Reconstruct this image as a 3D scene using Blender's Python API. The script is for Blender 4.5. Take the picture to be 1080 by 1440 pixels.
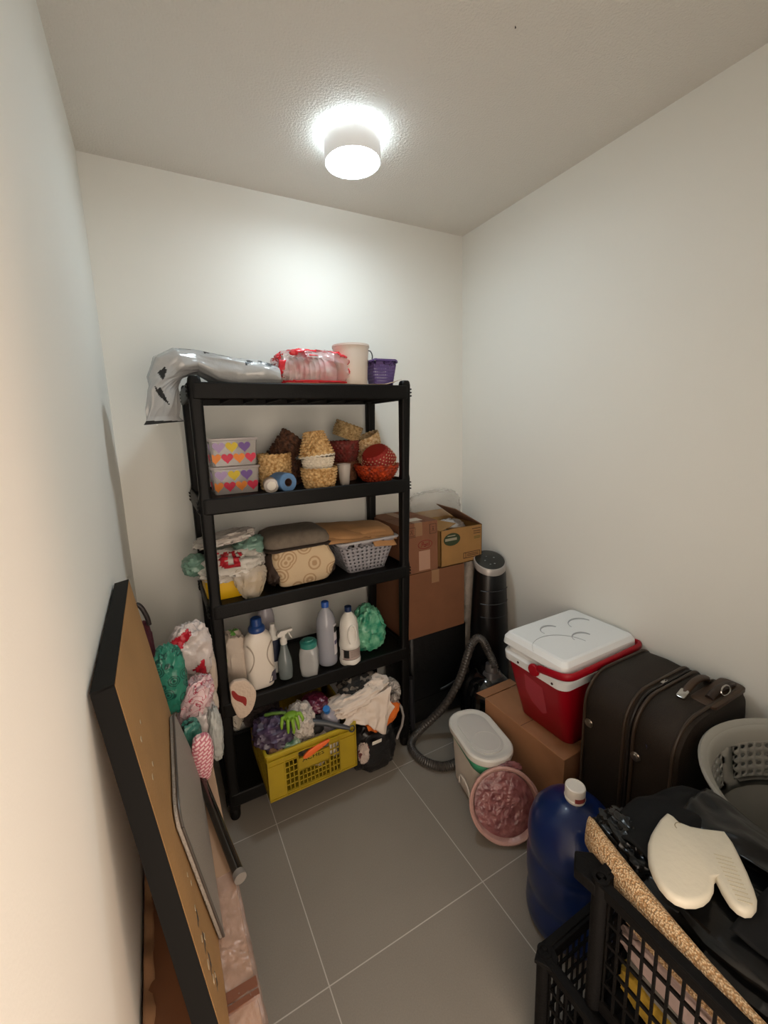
import bpy, bmesh, math, random
from mathutils import Vector, Matrix, noise, Euler
PI = math.pi
sc = bpy.context.scene
for o in list(bpy.data.objects): bpy.data.objects.remove(o)
COL = sc.collection

# ------------------------------------------------------------------ camera
cd = bpy.data.cameras.new('camera'); cam = bpy.data.objects.new('camera', cd); COL.objects.link(cam)
cd.sensor_fit = 'VERTICAL'; cd.sensor_height = 36; cd.sensor_width = 27
cd.lens = 590.427 * 36 / 1440
cd.shift_x = 14.6535 / 1440; cd.shift_y = -19.0847 / 1440
cd.clip_start = 0.02
right = Vector((0.88406141, -0.46610556, -0.0343663)); down = Vector((-0.10820498, -0.13258917, -0.98524707)); fwd = Vector((0.45467254, 0.87473752, -0.16765191))
up = -down; back = -fwd
cam.matrix_world = Matrix(((right.x, up.x, back.x, 0), (right.y, up.y, back.y, 0), (right.z, up.z, back.z, 1.6481), (0, 0, 0, 1)))
sc.camera = cam

# ------------------------------------------------------------------ light and exposure
sc.view_settings.view_transform = 'Standard'; sc.view_settings.look = 'None'
sc.view_settings.gamma = 1; sc.view_settings.use_curve_mapping = False
sc.view_settings.exposure = 1.97
LAMP_E = 19.0; RING_E = 9.0; HALL_W = 4.5; WORLD_E = 1.05
w = bpy.data.worlds.new('world'); sc.world = w; w.use_nodes = True
w.node_tree.nodes['Background'].inputs[0].default_value = (1.0, .83, .68, 1); w.node_tree.nodes['Background'].inputs[1].default_value = WORLD_E
hl = bpy.data.lights.new('hall_light', 'AREA'); hl.energy = HALL_W; hl.color = (1, .52, .30); hl.shape = 'SQUARE'; hl.size = .22
ho = bpy.data.objects.new('hall_light', hl); COL.objects.link(ho); ho.location = (1.72, -1.30, 1.15)
ho.rotation_euler = (Vector((-.13, .35, .7)) - ho.location).to_track_quat('-Z', 'Y').to_euler()

# ------------------------------------------------------------------ materials
def lin(h):
    h = h.lstrip('#'); r = []
    for i in (0, 2, 4):
        c = int(h[i:i+2], 16) / 255; r.append(c / 12.92 if c <= .04045 else ((c + .055) / 1.055) ** 2.4)
    return (*r, 1)
MATS = {}
def mat(name, col, rough=.6, metal=0, var=.0, vscale=12, col2=None, bump=0, bscale=60, alpha=1, trans=0, emit=0, spec=.5, coat=0, wave=None, sss=0, stretch=(1, 1, 1)):
    if name in MATS: return MATS[name]
    m = bpy.data.materials.new(name); m.use_nodes = True; nt = m.node_tree; N = nt.nodes; L = nt.links
    b = N['Principled BSDF']; c = lin(col)
    b.inputs['Base Color'].default_value = c; b.inputs['Roughness'].default_value = rough; b.inputs['Metallic'].default_value = metal
    b.inputs['Specular IOR Level'].default_value = spec; b.inputs['Coat Weight'].default_value = coat
    if alpha < 1: b.inputs['Alpha'].default_value = alpha
    if trans: b.inputs['Transmission Weight'].default_value = trans; b.inputs['IOR'].default_value = 1.15
    if emit: b.inputs['Emission Color'].default_value = c; b.inputs['Emission Strength'].default_value = emit
    tc = N.new('ShaderNodeTexCoord'); mp = N.new('ShaderNodeMapping'); L.new(tc.outputs['Object'], mp.inputs[0]); mp.inputs['Scale'].default_value = stretch
    if var or col2:
        n = N.new('ShaderNodeTexNoise'); n.inputs['Scale'].default_value = vscale; n.inputs['Detail'].default_value = 4
        L.new(mp.outputs[0], n.inputs[0])
        r = N.new('ShaderNodeValToRGB'); L.new(n.outputs[0], r.inputs[0])
        r.color_ramp.elements[0].position = .35; r.color_ramp.elements[1].position = .65
        if col2: c2 = lin(col2); ca = c
        else: c2 = tuple(min(1, x * (1 + var)) for x in c[:3]) + (1,); ca = tuple(x * (1 - var) for x in c[:3]) + (1,)
        r.color_ramp.elements[0].color = ca; r.color_ramp.elements[1].color = c2
        L.new(r.outputs[0], b.inputs['Base Color'])
    if bump:
        if wave:
            t = N.new('ShaderNodeTexWave'); t.inputs['Scale'].default_value = bscale; t.bands_direction = wave
        else:
            t = N.new('ShaderNodeTexNoise'); t.inputs['Scale'].default_value = bscale; t.inputs['Detail'].default_value = 3
        L.new(mp.outputs[0], t.inputs[0]); bp = N.new('ShaderNodeBump'); bp.inputs['Strength'].default_value = bump; bp.inputs['Distance'].default_value = .01
        L.new(t.outputs[1] if t.bl_idname == 'ShaderNodeTexWave' else t.outputs[0], bp.inputs['Height']); L.new(bp.outputs[0], b.inputs['Normal'])
    MATS[name] = m; return m
def film(name, col, alpha, rough=.25, bs=35, bump=.6, var=0, col2=None):
    return mat(name, col, rough, alpha=alpha, bump=bump, bscale=bs, spec=.7, var=var, col2=col2, vscale=25)

def pattern(name, base, mark, scale=40, thr=.55, rough=.5, kind='noise', alpha=1, bump=.3):
    """printed film or cloth: a base colour with printed marks of its own"""
    if name in MATS: return MATS[name]
    m = mat(name, base, rough, bump=bump, bscale=40, alpha=alpha); nt = m.node_tree; N = nt.nodes; L = nt.links; b = N['Principled BSDF']
    tc = N.new('ShaderNodeTexCoord'); mx = N.new('ShaderNodeMix'); mx.data_type = 'RGBA'
    mx.inputs[6].default_value = lin(base); mx.inputs[7].default_value = lin(mark)
    r = N.new('ShaderNodeValToRGB'); r.color_ramp.interpolation = 'CONSTANT'
    if kind == 'squiggle':
        t = N.new('ShaderNodeTexNoise'); t.inputs['Scale'].default_value = scale; t.inputs['Detail'].default_value = 0; L.new(tc.outputs['Object'], t.inputs[0])
        e = r.color_ramp.elements; e[0].position = 0; e[0].color = (0, 0, 0, 1); e[1].position = thr - .022; e[1].color = (1, 1, 1, 1)
        x = e.new(thr + .022); x.color = (0, 0, 0, 1); L.new(t.outputs[0], r.inputs[0])
    elif kind == 'rings':
        t = N.new('ShaderNodeTexVoronoi'); t.inputs['Scale'].default_value = scale; L.new(tc.outputs['Object'], t.inputs[0])
        e = r.color_ramp.elements; e[0].position = 0; e[0].color = (1, 1, 1, 1); e[1].position = .12; e[1].color = (0, 0, 0, 1)
        for p, v in ((.24, 1), (.33, 0), (.42, 1), (.5, 0)): x = e.new(p); x.color = (v, v, v, 1)
        L.new(t.outputs['Distance'], r.inputs[0])
    elif kind == 'check':
        t = N.new('ShaderNodeTexBrick'); t.inputs['Scale'].default_value = scale; mp = N.new('ShaderNodeMapping'); mp.inputs['Rotation'].default_value = (1.57, 0, .5)
        L.new(tc.outputs['Object'], mp.inputs[0]); L.new(mp.outputs[0], t.inputs[0]); t.inputs['Color1'].default_value = (1, 1, 1, 1); t.inputs['Color2'].default_value = (1, 1, 1, 1); t.inputs['Mortar'].default_value = (0, 0, 0, 1); t.inputs['Mortar Size'].default_value = .06
        L.new(t.outputs[0], r.inputs[0]); e = r.color_ramp.elements; e[0].color = (0, 0, 0, 1); e[1].position = .5
    else:
        t = N.new('ShaderNodeTexNoise'); t.inputs['Scale'].default_value = scale; t.inputs['Detail'].default_value = 1; L.new(tc.outputs['Object'], t.inputs[0])
        e = r.color_ramp.elements; e[0].color = (0, 0, 0, 1); e[1].position = thr; e[1].color = (1, 1, 1, 1); L.new(t.outputs[0], r.inputs[0])
    L.new(r.outputs[0], mx.inputs[0]); L.new(mx.outputs[2], b.inputs['Base Color']); return m

M_black = mat('black_plastic', '#090807', .5, bump=.12, bscale=180, spec=.2)
M_blackdeep = mat('black_fabric', '#121112', .7, var=.3)
M_card = mat('cardboard', '#9c6d4a', .85, var=.07, vscale=9, bump=.1, bscale=25)
M_cardred = mat('cardboard_reddish', '#7c523a', .85, var=.06, vscale=10)
M_cardin = mat('cardboard_inside', '#6e4a33', .9, var=.1)
M_white = mat('white_plastic', '#d6d3cc', .35)
M_chrome = mat('chrome', '#b9b6b2', .18, metal=1)
M_tag = mat('paper_tag', '#d8d2c8', .7)

# ------------------------------------------------------------------ geometry helpers
class G:
    def __init__(s): s.bm = bmesh.new(); s.M = Matrix.Identity(4); s.mi = 0
    def faces(s, vs, fs):
        b = [s.bm.verts.new(s.M @ Vector(v)) for v in vs]
        for f in fs:
            try:
                q = s.bm.faces.new([b[i] for i in f]); q.material_index = s.mi
            except ValueError: pass
        return b
    def box(s, x0, x1, y0, y1, z0, z1):
        s.faces([(x0, y0, z0), (x1, y0, z0), (x1, y1, z0), (x0, y1, z0), (x0, y0, z1), (x1, y0, z1), (x1, y1, z1), (x0, y1, z1)],
                [(3, 2, 1, 0), (4, 5, 6, 7), (0, 1, 5, 4), (1, 2, 6, 5), (2, 3, 7, 6), (3, 0, 4, 7)]); return s
    def loft(s, secs, cap0=True, cap1=True, closed=True):
        n = len(secs[0]); vs = [p for c in secs for p in c]; fs = []
        for i in range(len(secs) - 1):
            for j in range(n if closed else n - 1):
                k = (j + 1) % n; fs.append((i*n+j, i*n+k, (i+1)*n+k, (i+1)*n+j))
        if cap0: fs.append(tuple(range(n - 1, -1, -1)))
        if cap1: fs.append(tuple((len(secs)-1)*n + j for j in range(n)))
        s.faces(vs, fs); return s
    def lathe(s, prof, n=28, c=(0, 0, 0), fn=None, caps=True):
        secs = []
        for i, (r, z) in enumerate(prof):
            sec = []
            for j in range(n):
                a = 2*PI*j/n; rr = r; zz = z
                if fn: rr, zz = fn(r, z, a, i)
                sec.append((c[0]+rr*math.cos(a), c[1]+rr*math.sin(a), c[2]+zz))
            secs.append(sec)
        return s.loft(secs, caps, caps)
    def tube(s, path, r, n=10, rf=None):
        P = [Vector(p) for p in path]; secs = []; nrm = None
        for i, p in enumerate(P):
            t = (P[min(i+1, len(P)-1)] - P[max(i-1, 0)]).normalized()
            if nrm is None: nrm = t.orthogonal().normalized()
            else: nrm = (nrm - t*nrm.dot(t)).normalized()
            b = t.cross(nrm); rr = rf(i/(len(P)-1)) if rf else r
            secs.append([p + rr*(math.cos(2*PI*k/n)*nrm + math.sin(2*PI*k/n)*b) for k in range(n)])
        return s.loft(secs)
    def grid(s, fn, nu, nv, keep=None):
        vs = [fn(i/nu, j/nv) for j in range(nv+1) for i in range(nu+1)]
        fs = [(j*(nu+1)+i, j*(nu+1)+i+1, (j+1)*(nu+1)+i+1, (j+1)*(nu+1)+i) for j in range(nv) for i in range(nu) if not keep or keep(i, j)]
        s.faces(vs, fs); return s
    def holed(s, fn, nu, nv, fu=.6, fv=.6, rnd=False, skip=None):
        for j in range(nv):
            for i in range(nu):
                def q(a, b): return fn((i+a)/nu, (j+b)/nv)
                if skip and skip(i, j):
                    s.faces([q(0, 0), q(1, 0), q(1, 1), q(0, 1)], [(0, 1, 2, 3)]); continue
                o = [(0, 0), (.5, 0), (1, 0), (1, .5), (1, 1), (.5, 1), (0, 1), (0, .5)]
                if rnd: k = [(.5+fu/2*math.cos(t), .5+fv/2*math.sin(t)) for t in [PI*1.25+PI/4*x for x in range(8)]]
                else: k = [(.5+(a-.5)*fu, .5+(b-.5)*fv) for a, b in o]
                s.faces([q(*p) for p in o+k], [(x, (x+1) % 8, 8+(x+1) % 8, 8+x) for x in range(8)])
        return s
    def prism(s, poly, z0, z1):
        return s.loft([[(x, y, z0) for x, y in poly], [(x, y, z1) for x, y in poly]])
    def blob(s, c, h, seed=0, amp=.12, freq=2.2, pw=.75, nu=40, nv=26, flat=None, shape=None):
        """soft stuffed or crumpled body: superellipsoid with ridged creases"""
        def f(u, v):
            a = 2*PI*u; b = PI*(v-.5)*.998
            e = lambda x, k: math.copysign(abs(x)**k, x)
            d = Vector((e(math.cos(b), pw)*e(math.cos(a), pw), e(math.cos(b), pw)*e(math.sin(a), pw), e(math.sin(b), pw)))
            q = d*freq + Vector((seed*7.3, seed*3.1, seed*1.7)); k = 0; am = 1
            for o in range(3): k += am*(1-2.4*abs(noise.noise(q))); q = q*2.07; am *= .5
            d = d*(1+amp*(k-.9))
            if shape: d = shape(d)
            p = Vector((d.x*h[0], d.y*h[1], d.z*h[2]))
            if flat is not None and p.z < flat*h[2]: p.z = flat*h[2]
            return Vector(c) + p
        return s.grid(f, nu, nv)

def rrect(w, d, r, n=6, cx=0, cy=0):
    r = min(r, w/2*.999, d/2*.999); P = []
    for qx, qy, a0 in ((1, 1, 0), (-1, 1, PI/2), (-1, -1, PI), (1, -1, 1.5*PI)):
        for k in range(n+1):
            a = a0 + PI/2*k/n; P.append((cx+qx*(w/2-r)+r*math.cos(a), cy+qy*(d/2-r)+r*math.sin(a)))
    return P
def rbox(g, w, d, z0, z1, r, taper=0, e=.006, cx=0, cy=0):
    """rounded-plan box with softened top and bottom edges; taper = extra width at the top"""
    S = []
    for z, ins, t in ((z0, e, 0), (z0+e*.3, e*.3, 0), (z0+e, 0, 0), (z1-e, 0, 1), (z1-e*.3, e*.3, 1), (z1, e, 1)):
        S.append([(x, y, z) for x, y in rrect(w+taper*t-2*ins, d+taper*t-2*ins, r, 6, cx, cy)])
    return g.loft(S)
def shell(g, w, d, z0, z1, r, taper=0, th=.003, floor=True, cx=0, cy=0, lip=0):
    """open-topped tub"""
    def sec(z, off, t): return [(x, y, z) for x, y in rrect(w+taper*t+2*off, d+taper*t+2*off, r, 6, cx, cy)]
    S = [sec(z0, 0, 0), sec(z1, 0, 1)]
    if lip: S += [sec(z1, lip, 1), sec(z1+.006, lip, 1)]
    S += [sec(z1+(.006 if lip else 0), -th, 1), sec(z0+th, -th, 0)]
    return g.loft(S, True, True)

def finish(me, mats, smooth):
    for m in (mats if isinstance(mats, (list, tuple)) else [mats]): me.materials.append(m)
    if smooth:
        for p in me.polygons: p.use_smooth = True
        try: me.set_sharp_from_angle(angle=math.radians(38 if smooth is True else smooth))
        except Exception: pass
def obj(name, g, mats, parent=None, smooth=True, bevel=0, solid=0, sub=0, loc=None, norm=True):
    if norm: bmesh.ops.recalc_face_normals(g.bm, faces=g.bm.faces)
    bmesh.ops.remove_doubles(g.bm, verts=g.bm.verts, dist=1e-5)
    me = bpy.data.meshes.new(name); g.bm.to_mesh(me); g.bm.free()
    org = Vector((0, 0, 0))
    if loc is not None: me.transform(Matrix.Translation(-Vector(loc)))
    elif parent is not None:
        p = parent; Mw = p.matrix_basis.copy()
        while p.parent: p = p.parent; Mw = p.matrix_basis @ Mw
        me.transform(Mw.inverted())
    else:
        xs = [v.co for v in me.vertices]
        loc = Vector((sum(v.x for v in xs)/len(xs), sum(v.y for v in xs)/len(xs), min(v.z for v in xs))); me.transform(Matrix.Translation(-loc))
    finish(me, mats, smooth)
    o = bpy.data.objects.new(name, me); COL.objects.link(o)
    if parent is not None: o.parent = parent
    elif loc is not None: o.location = loc
    if bevel:
        b = o.modifiers.new('bevel', 'BEVEL'); b.width = bevel; b.segments = 2; b.limit_method = 'ANGLE'; b.angle_limit = math.radians(40)
    if solid:
        b = o.modifiers.new('solid', 'SOLIDIFY'); b.thickness = solid; b.offset = 0
    if sub:
        b = o.modifiers.new('sub', 'SUBSURF'); b.levels = b.render_levels = sub
    return o
def tag(o, label=None, cat=None, group=None, kind=None):
    if label: o['label'] = label
    if cat: o['category'] = cat
    if group: o['group'] = group
    if kind: o['kind'] = kind
    return o
def thing(name, label, cat, loc, group=None, rz=0):
    o = bpy.data.objects.new(name, None); COL.objects.link(o); o.empty_display_size = .05
    o.location = loc; o.rotation_euler = (0, 0, rz); return tag(o, label, cat, group)
def dup(root, M, label, group=None):
    """copy of a thing and its parts, moved by world transform M"""
    r = root.copy(); COL.objects.link(r); r.matrix_basis = M @ root.matrix_basis; r['label'] = label
    if group: r['group'] = group
    for ch in list(root.children):
        c = ch.copy(); COL.objects.link(c); c.parent = r
        for q in ch.children:
            d = q.copy(); COL.objects.link(d); d.parent = c
    return r
def struct(name, g, m, **k): o = obj(name, g, m, **k); o['kind'] = 'structure'; return o
def T(x, y, z): return Matrix.Translation((x, y, z))
def R(a, ax): return Matrix.Rotation(math.radians(a), 4, ax)
def text(name, s, size, M, m, parent, depth=.0004, align='CENTER'):
    c = bpy.data.curves.new(name, 'FONT'); c.body = s; c.size = size; c.align_x = align; c.align_y = 'CENTER'; c.extrude = depth; c.resolution_u = 2
    t = bpy.data.objects.new('tmp', c); COL.objects.link(t); bpy.context.view_layer.update()
    me = bpy.data.meshes.new_from_object(t.evaluated_get(bpy.context.evaluated_depsgraph_get())); bpy.data.objects.remove(t)
    me.transform(M); g = G(); g.bm.from_mesh(me); return obj(name, g, m, parent, smooth=False)
def rng(seed): random.seed(seed); return random

# ------------------------------------------------------------------ setting
XL, XR, D, HC = -.133, 1.728, 2.092, 2.719
YF = -.12
M_wall = mat('wall_paint', '#e4e4de', .75, bump=.04, bscale=220, spec=.25)
M_ceil = mat('ceiling_paint', '#dddad3', .8, bump=.38, bscale=130, spec=.2)
def wallbox(name, a, m=M_wall): return struct(name, G().box(*a), m, smooth=False)
wallbox('wall_left', (XL-.1, XL, YF-.1, D+.1, 0, HC))
wallbox('wall_back', (XL-.1, XR+.1, D, D+.1, 0, HC))
wallbox('wall_right', (XR, XR+.1, YF-.1, D, 0, HC))
wallbox('ceiling', (XL-.1, XR+.1, YF-.1, D+.1, HC, HC+.1), M_ceil)
g = G(); g.box(.72, XR, YF-.1, YF, 0, HC); g.box(XL, .72, YF-.1, YF, 2.1, HC); struct('wall_front', g, M_wall, smooth=False)
# floor: 60 cm grey tiles with pale joints
mf = bpy.data.materials.new('floor_tiles'); mf.use_nodes = True; nt = mf.node_tree; N = nt.nodes; L = nt.links; b = N['Principled BSDF']
geo = N.new('ShaderNodeTexCoord'); sx = N.new('ShaderNodeSeparateXYZ'); L.new(geo.outputs['Object'], sx.inputs[0])
def mth(op, a, bb, cc=None):
    n = N.new('ShaderNodeMath'); n.operation = op
    for i, v in enumerate((a, bb, cc)):
        if v is None: continue
        if isinstance(v, (int, float)): n.inputs[i].default_value = v
        else: L.new(v, n.inputs[i])
    return n.outputs[0]
lines = []
for k, off in ((0, .297), (1, .969)):
    u = mth('DIVIDE', mth('SUBTRACT', sx.outputs[k], off), .6); fr = mth('FRACT', u, None); d_ = mth('ABSOLUTE', mth('SUBTRACT', fr, .5), None)
    lines.append(mth('GREATER_THAN', d_, .5-.0028))
gm = mth('MAXIMUM', lines[0], lines[1])
ns = N.new('ShaderNodeTexNoise'); ns.inputs['Scale'].default_value = 240; ns.inputs['Detail'].default_value = 2; L.new(geo.outputs['Object'], ns.inputs[0])
n2 = N.new('ShaderNodeTexNoise'); n2.inputs['Scale'].default_value = 3; L.new(geo.outputs['Object'], n2.inputs[0])
rp = N.new('ShaderNodeValToRGB'); rp.color_ramp.elements[0].position = .3; rp.color_ramp.elements[1].position = .7
rp.color_ramp.elements[0].color = lin('#7d766c'); rp.color_ramp.elements[1].color = lin('#888177')
L.new(mth('ADD', mth('MULTIPLY', ns.outputs[0], .5), mth('MULTIPLY', n2.outputs[0], .5)), rp.inputs[0])
mx = N.new('ShaderNodeMix'); mx.data_type = 'RGBA'; L.new(gm, mx.inputs[0]); L.new(rp.outputs[0], mx.inputs[6]); mx.inputs[7].default_value = lin('#b5afa6')
L.new(mx.outputs[2], b.inputs['Base Color']); b.inputs['Roughness'].default_value = .55
bp = N.new('ShaderNodeBump'); bp.inputs['Strength'].default_value = .4; bp.inputs['Distance'].default_value = .002; L.new(mth('SUBTRACT', 1, gm), bp.inputs['Height']); L.new(bp.outputs[0], b.inputs['Normal'])
g = G(); g.box(XL-.1, XR+.1, YF-1.6, D+.1, -.05, 0); struct('floor', g, mf, smooth=False, loc=(0, 0, 0))

# ceiling lamp
lt = thing('ceiling_lamp', 'round white surface-mounted ceiling lamp, switched on', 'lamp', (.783, 1.580, 2.62))
M_lampbody = mat('lamp_body_white', '#cfcfcd', .45, emit=.12)  # faint emission stands in for ceiling bounce and light through the housing
M_glow = mat('lamp_glow', '#e6f6ff', .5, emit=LAMP_E); M_ring = mat('lamp_ring_glow', '#e6f6ff', .5, emit=RING_E)
cx, cy = .783, 1.580
g = G(); g.lathe([(.099, 2.627), (.103, 2.624), (.1055, 2.628), (.1055, 2.694), (.1035, 2.697), (.098, 2.697), (.098, 2.632)], 64, (cx, cy, 0), caps=False)
g.lathe([(.0985, 2.672), (.001, 2.672)], 64, (cx, cy, 0), caps=False); obj('housing', g, M_lampbody, lt)
g = G(); g.lathe([(.0985, 2.630), (.087, 2.6245), (.06, 2.6205), (.03, 2.619), (.001, 2.6185)], 64, (cx, cy, 0), caps=False); obj('diffuser', g, M_glow, lt)
g = G(); g.lathe([(.075, 2.674), (.075, HC-.001)], 48, (cx, cy, 0), caps=False); obj('upper_light_ring', g, M_ring, lt)
# tiny marks on the ceiling and wall
g = G(); g.M = T(1.01, 1.0, HC-.001) @ R(40, 'Z'); g.loft([[(-.004, -.001, 0), (.004, -.002, 0), (.004, .002, 0), (-.004, .001, 0)], [(-.002, -.001, -.002), (.002, -.001, -.002), (.002, .001, -.002), (-.002, .001, -.002)]])
tag(obj('ceiling_speck', g, M_black), 'tiny dark speck on the plain ceiling', 'speck')

# ------------------------------------------------------------------ black plastic rack
def xl(z): return .151 + .006*z
def xr(z): return 1.008 + .027*z
YA, YB = 1.69, 2.035
rack = thing('shelving_unit', 'tall black plastic shelving unit with five shelves against the back wall', 'shelf', (.58, 1.86, 0))
TR = [(.07, .130), (.49, .552), (.92, .977), (1.34, 1.402), (1.768, 1.830)]
for i, (z0, z1) in enumerate(TR):
    g = G(); zc = (z0+z1)/2; a, b_ = xl(zc)-.028, xr(zc)+.022
    W, Dp, cX, cY = b_-a, YB-YA+.05, (a+b_)/2, (YA+YB)/2
    def sec(z, off, r=.03): return [(x, y, z) for x, y in rrect(W+2*off, Dp+2*off, r, 5, cX, cY)]
    g.loft([sec(z0, -.004), sec(z0+.004, 0), sec(z1-.004, 0), sec(z1, -.004), sec(z1, -.012), sec(z1-.012, -.014), sec(z1-.014, -.03)], False, True)
    g.loft([sec(z0, -.004), sec(z0, -.02), sec(z1-.03, -.022)], False, True)
    for k in range(9):                                             # stiffening ribs below the deck
        x = a+.06+(W-.12)*k/8; g.box(x-.002, x+.002, YA+.0, YB-.0, z0+.006, z1-.02)
    for sx_ in (a, b_):                                             # ribbed corner sockets
        for yy in (YA, YB):
            for q in range(3):
                z = z0+.012+q*.015; g.box(min(sx_, sx_+(.004 if sx_ == b_ else -.004))-.001, max(sx_, sx_+(.004 if sx_ == b_ else -.004))+.001, yy-.022, yy+.022, z, z+.006)
    obj('shelf', g, M_black, rack, bevel=.0015)
for s, X in ((0, xl), (1, xr)):
    for yy in (YA, YB):
        g = G(); S = []
        zs = [.045]
        for z0, z1 in TR: zs += [z0-.004, z0-.001, z1+.001, z1+.02, z1+.05]
        zs = [z for z in zs if z < 1.85] + [1.846, 1.852]
        for z in zs:
            near = min(abs(z-(a+b2)/2) for a, b2 in TR) < .04
            r = .0235 if near else .021
            if z > 1.85: r = .017
            S.append([(X(z)+x, yy+y, z) for x, y in rrect(2*r, 2*r*.92, .011, 4)])
        g.loft(S)
        zprev = .13
        obj('post', g, M_black, rack)
        g = G(); g.lathe([(.010, 0), (.019, .003), (.022, .015), (.022, .045), (.017, .055), (.015, .07)], 20, (X(0), yy, 0)); obj('foot', g, M_black, rack)
S1, S2, S3, S4, S5 = 1.8175, 1.3895, .9645, .5395, .1175

# ------------------------------------------------------------------ top shelf
# printed grey plastic bag draped over the end
g = G(); st = [((.505, 1.80, 1.860), (0, .05, 0), (0, 0, .020)), ((.49, 1.80, 1.866), (0, .09, 0), (0, 0, .038)), ((.42, 1.795, 1.872), (0, .10, 0), (0, 0, .052)), ((.33, 1.79, 1.875), (0, .105, .0), (0, 0, .052)),
      ((.25, 1.79, 1.889), (0, .105, 0), (.0, 0, .05)), ((.18, 1.78, 1.912), (0, .10, 0), (-.005, 0, .038)), ((.125, 1.755, 1.906), (0, .10, 0), (-.02, 0, .042)),
      ((.085, 1.74, 1.885), (0, .09, 0), (-.042, 0, .030)), ((.066, 1.71, 1.84), (.026, .065, 0), (-.040, .01, .006)), ((.060, 1.69, 1.80), (.044, .045, 0), (-.02, .02, 0)),
      ((.056, 1.685, 1.75), (.048, .04, 0), (-.014, .014, 0)), ((.050, 1.685, 1.71), (.054, .045, .002), (-.008, .008, 0)), ((.052, 1.68, 1.687), (.066, .05, .006), (-.004, .004, 0))]
S = []
fine = []
for i in range(len(st)-1):
    for k in range(12):
        t = k/12; fine.append([Vector(st[i][q]).lerp(Vector(st[i+1][q]), t) for q in range(3)])
fine.append([Vector(v) for v in st[-1]])
for i, (c, a, b_) in enumerate(fine):
    sec = []
    for k in range(110):
        th = 2*PI*k/110; e = 1+.10*noise.noise(Vector((i*.053, math.cos(th)*1.6, math.sin(th)*1.6)))*2
        rid = 1+.13*(1-2*abs(noise.noise(Vector((i*.045+4, math.cos(th)*3, math.sin(th)*3)))))
        ct = math.copysign(abs(math.cos(th))**.8, math.cos(th)); s_ = math.copysign(abs(math.sin(th))**.8, math.sin(th))
        sec.append(c + a*ct*e + b_*s_*rid)
    S.append(sec)
M_gbag = mat('grey_bag_film', '#a9abac', .22, bump=.4, bscale=22, spec=.8, var=.08, vscale=6)
M_ink = mat('black_ink', '#17181a', .4)
g.loft(S); ob = obj('plastic_bag', g, [M_gbag, M_ink], None, loc=(.3, 1.8, S1))
tag(ob, 'grey plastic bag with black printed shapes, draped over the left end of the top shelf', 'plastic bag')
me = ob.data
def inpoly(x, y, P_):
    c = False
    for i in range(len(P_)):
        (x0, y0), (x1, y1) = P_[i-1], P_[i]
        if (y0 > y) != (y1 > y) and x < (x1-x0)*(y-y0)/(y1-y0)+x0: c = not c
    return c
marks = [[(.125, 1.70), (.165, 1.705), (.16, 1.745), (.13, 1.74)], [(.205, 1.70), (.29, 1.715), (.345, 1.735), (.335, 1.755), (.27, 1.745), (.235, 1.775), (.20, 1.74)], [(.355, 1.70), (.385, 1.712), (.375, 1.72), (.39, 1.735), (.36, 1.73)], [(.40, 1.73), (.415, 1.705), (.425, 1.74)], [(.43, 1.71), (.45, 1.71), (.485, 1.745), (.470, 1.755)]]
front = [[(.045, 1.855), (.072, 1.878), (.075, 1.862), (.06, 1.83)], [(.03, 1.815), (.04, 1.80), (.05, 1.808), (.075, 1.745), (.045, 1.775), (.035, 1.79)]]
for p in me.polygons:
    q = ob.location + p.center
    if p.normal.z > .15 and any(inpoly(q.x, q.y, m_) for m_ in marks): p.material_index = 1
    if p.normal.y < -.1 and q.x < .1 and any(inpoly(q.x, q.z, m_) for m_ in front): p.material_index = 1
for p in me.polygons:
    if (ob.location+p.center).z < 1.695: p.material_index = 1

# brown paper sheet below the tubs
g = G()
def shf(u, v):
    x = .50+.53*u; y = 1.668+.2*v; z = S1+.0135+.004*noise.noise(Vector((x*9, y*9, 0)))
    if u > .86 and v < .6: z += (u-.86)*.16*(1-v)
    if v < .08: z -= .002
    return (x, y, z+.003)
g.grid(shf, 40, 14); tag(obj('brown_paper', g, mat('kraft_paper', '#a08870', .8, var=.08), solid=.0012), 'flat brown paper sheet with a curled end, under the red bag on the top shelf', 'paper')

# bag of tubs
bt = tag(obj('plastic_bag', G().blob((.655, 1.80, 1.908), (.168, .088, .072), 3, .10, 2.0, .62, 64, 40, flat=-.98), film('clear_red_film', '#e8d8d8', .33, .12, 22, .8, col2='#e05058')),
        'clear plastic bag with red print around a stack of tubs, on the top shelf', 'plastic bag')
g = G()
def redshape(d):
    return d
g.blob((.655, 1.80, 1.905), (.172, .09, .076), 3, .10, 2.0, .62, 64, 40, flat=-.98)
M_red = mat('red_film', '#d42a36', .25, bump=.4, bscale=40)
bm = g.bm; kill = []
for f in bm.faces:
    c = f.calc_center_median(); n_ = noise.noise(Vector((c.x*14, c.y*14, c.z*16)))
    top = (c.z > 1.948 and n_ > .02); bot = c.z < 1.850; side = (c.x < .515 and n_ > .05) or (c.x > .80 and n_ > -.1)
    if not (top or bot or side): kill.append(f)
bmesh.ops.delete(bm, geom=kill, context='FACES')
obj('red_print', g, M_red, bt, solid=.0008)
M_tub = film('clear_tub', '#eadfdc', .62, .2, 30, .2)
def tubprof(): return [(.046, 0), (.050, .004), (.058, .055), (.062, .056), (.062, .062), (.0575, .060), (.049, .006)]
tb = None
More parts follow.
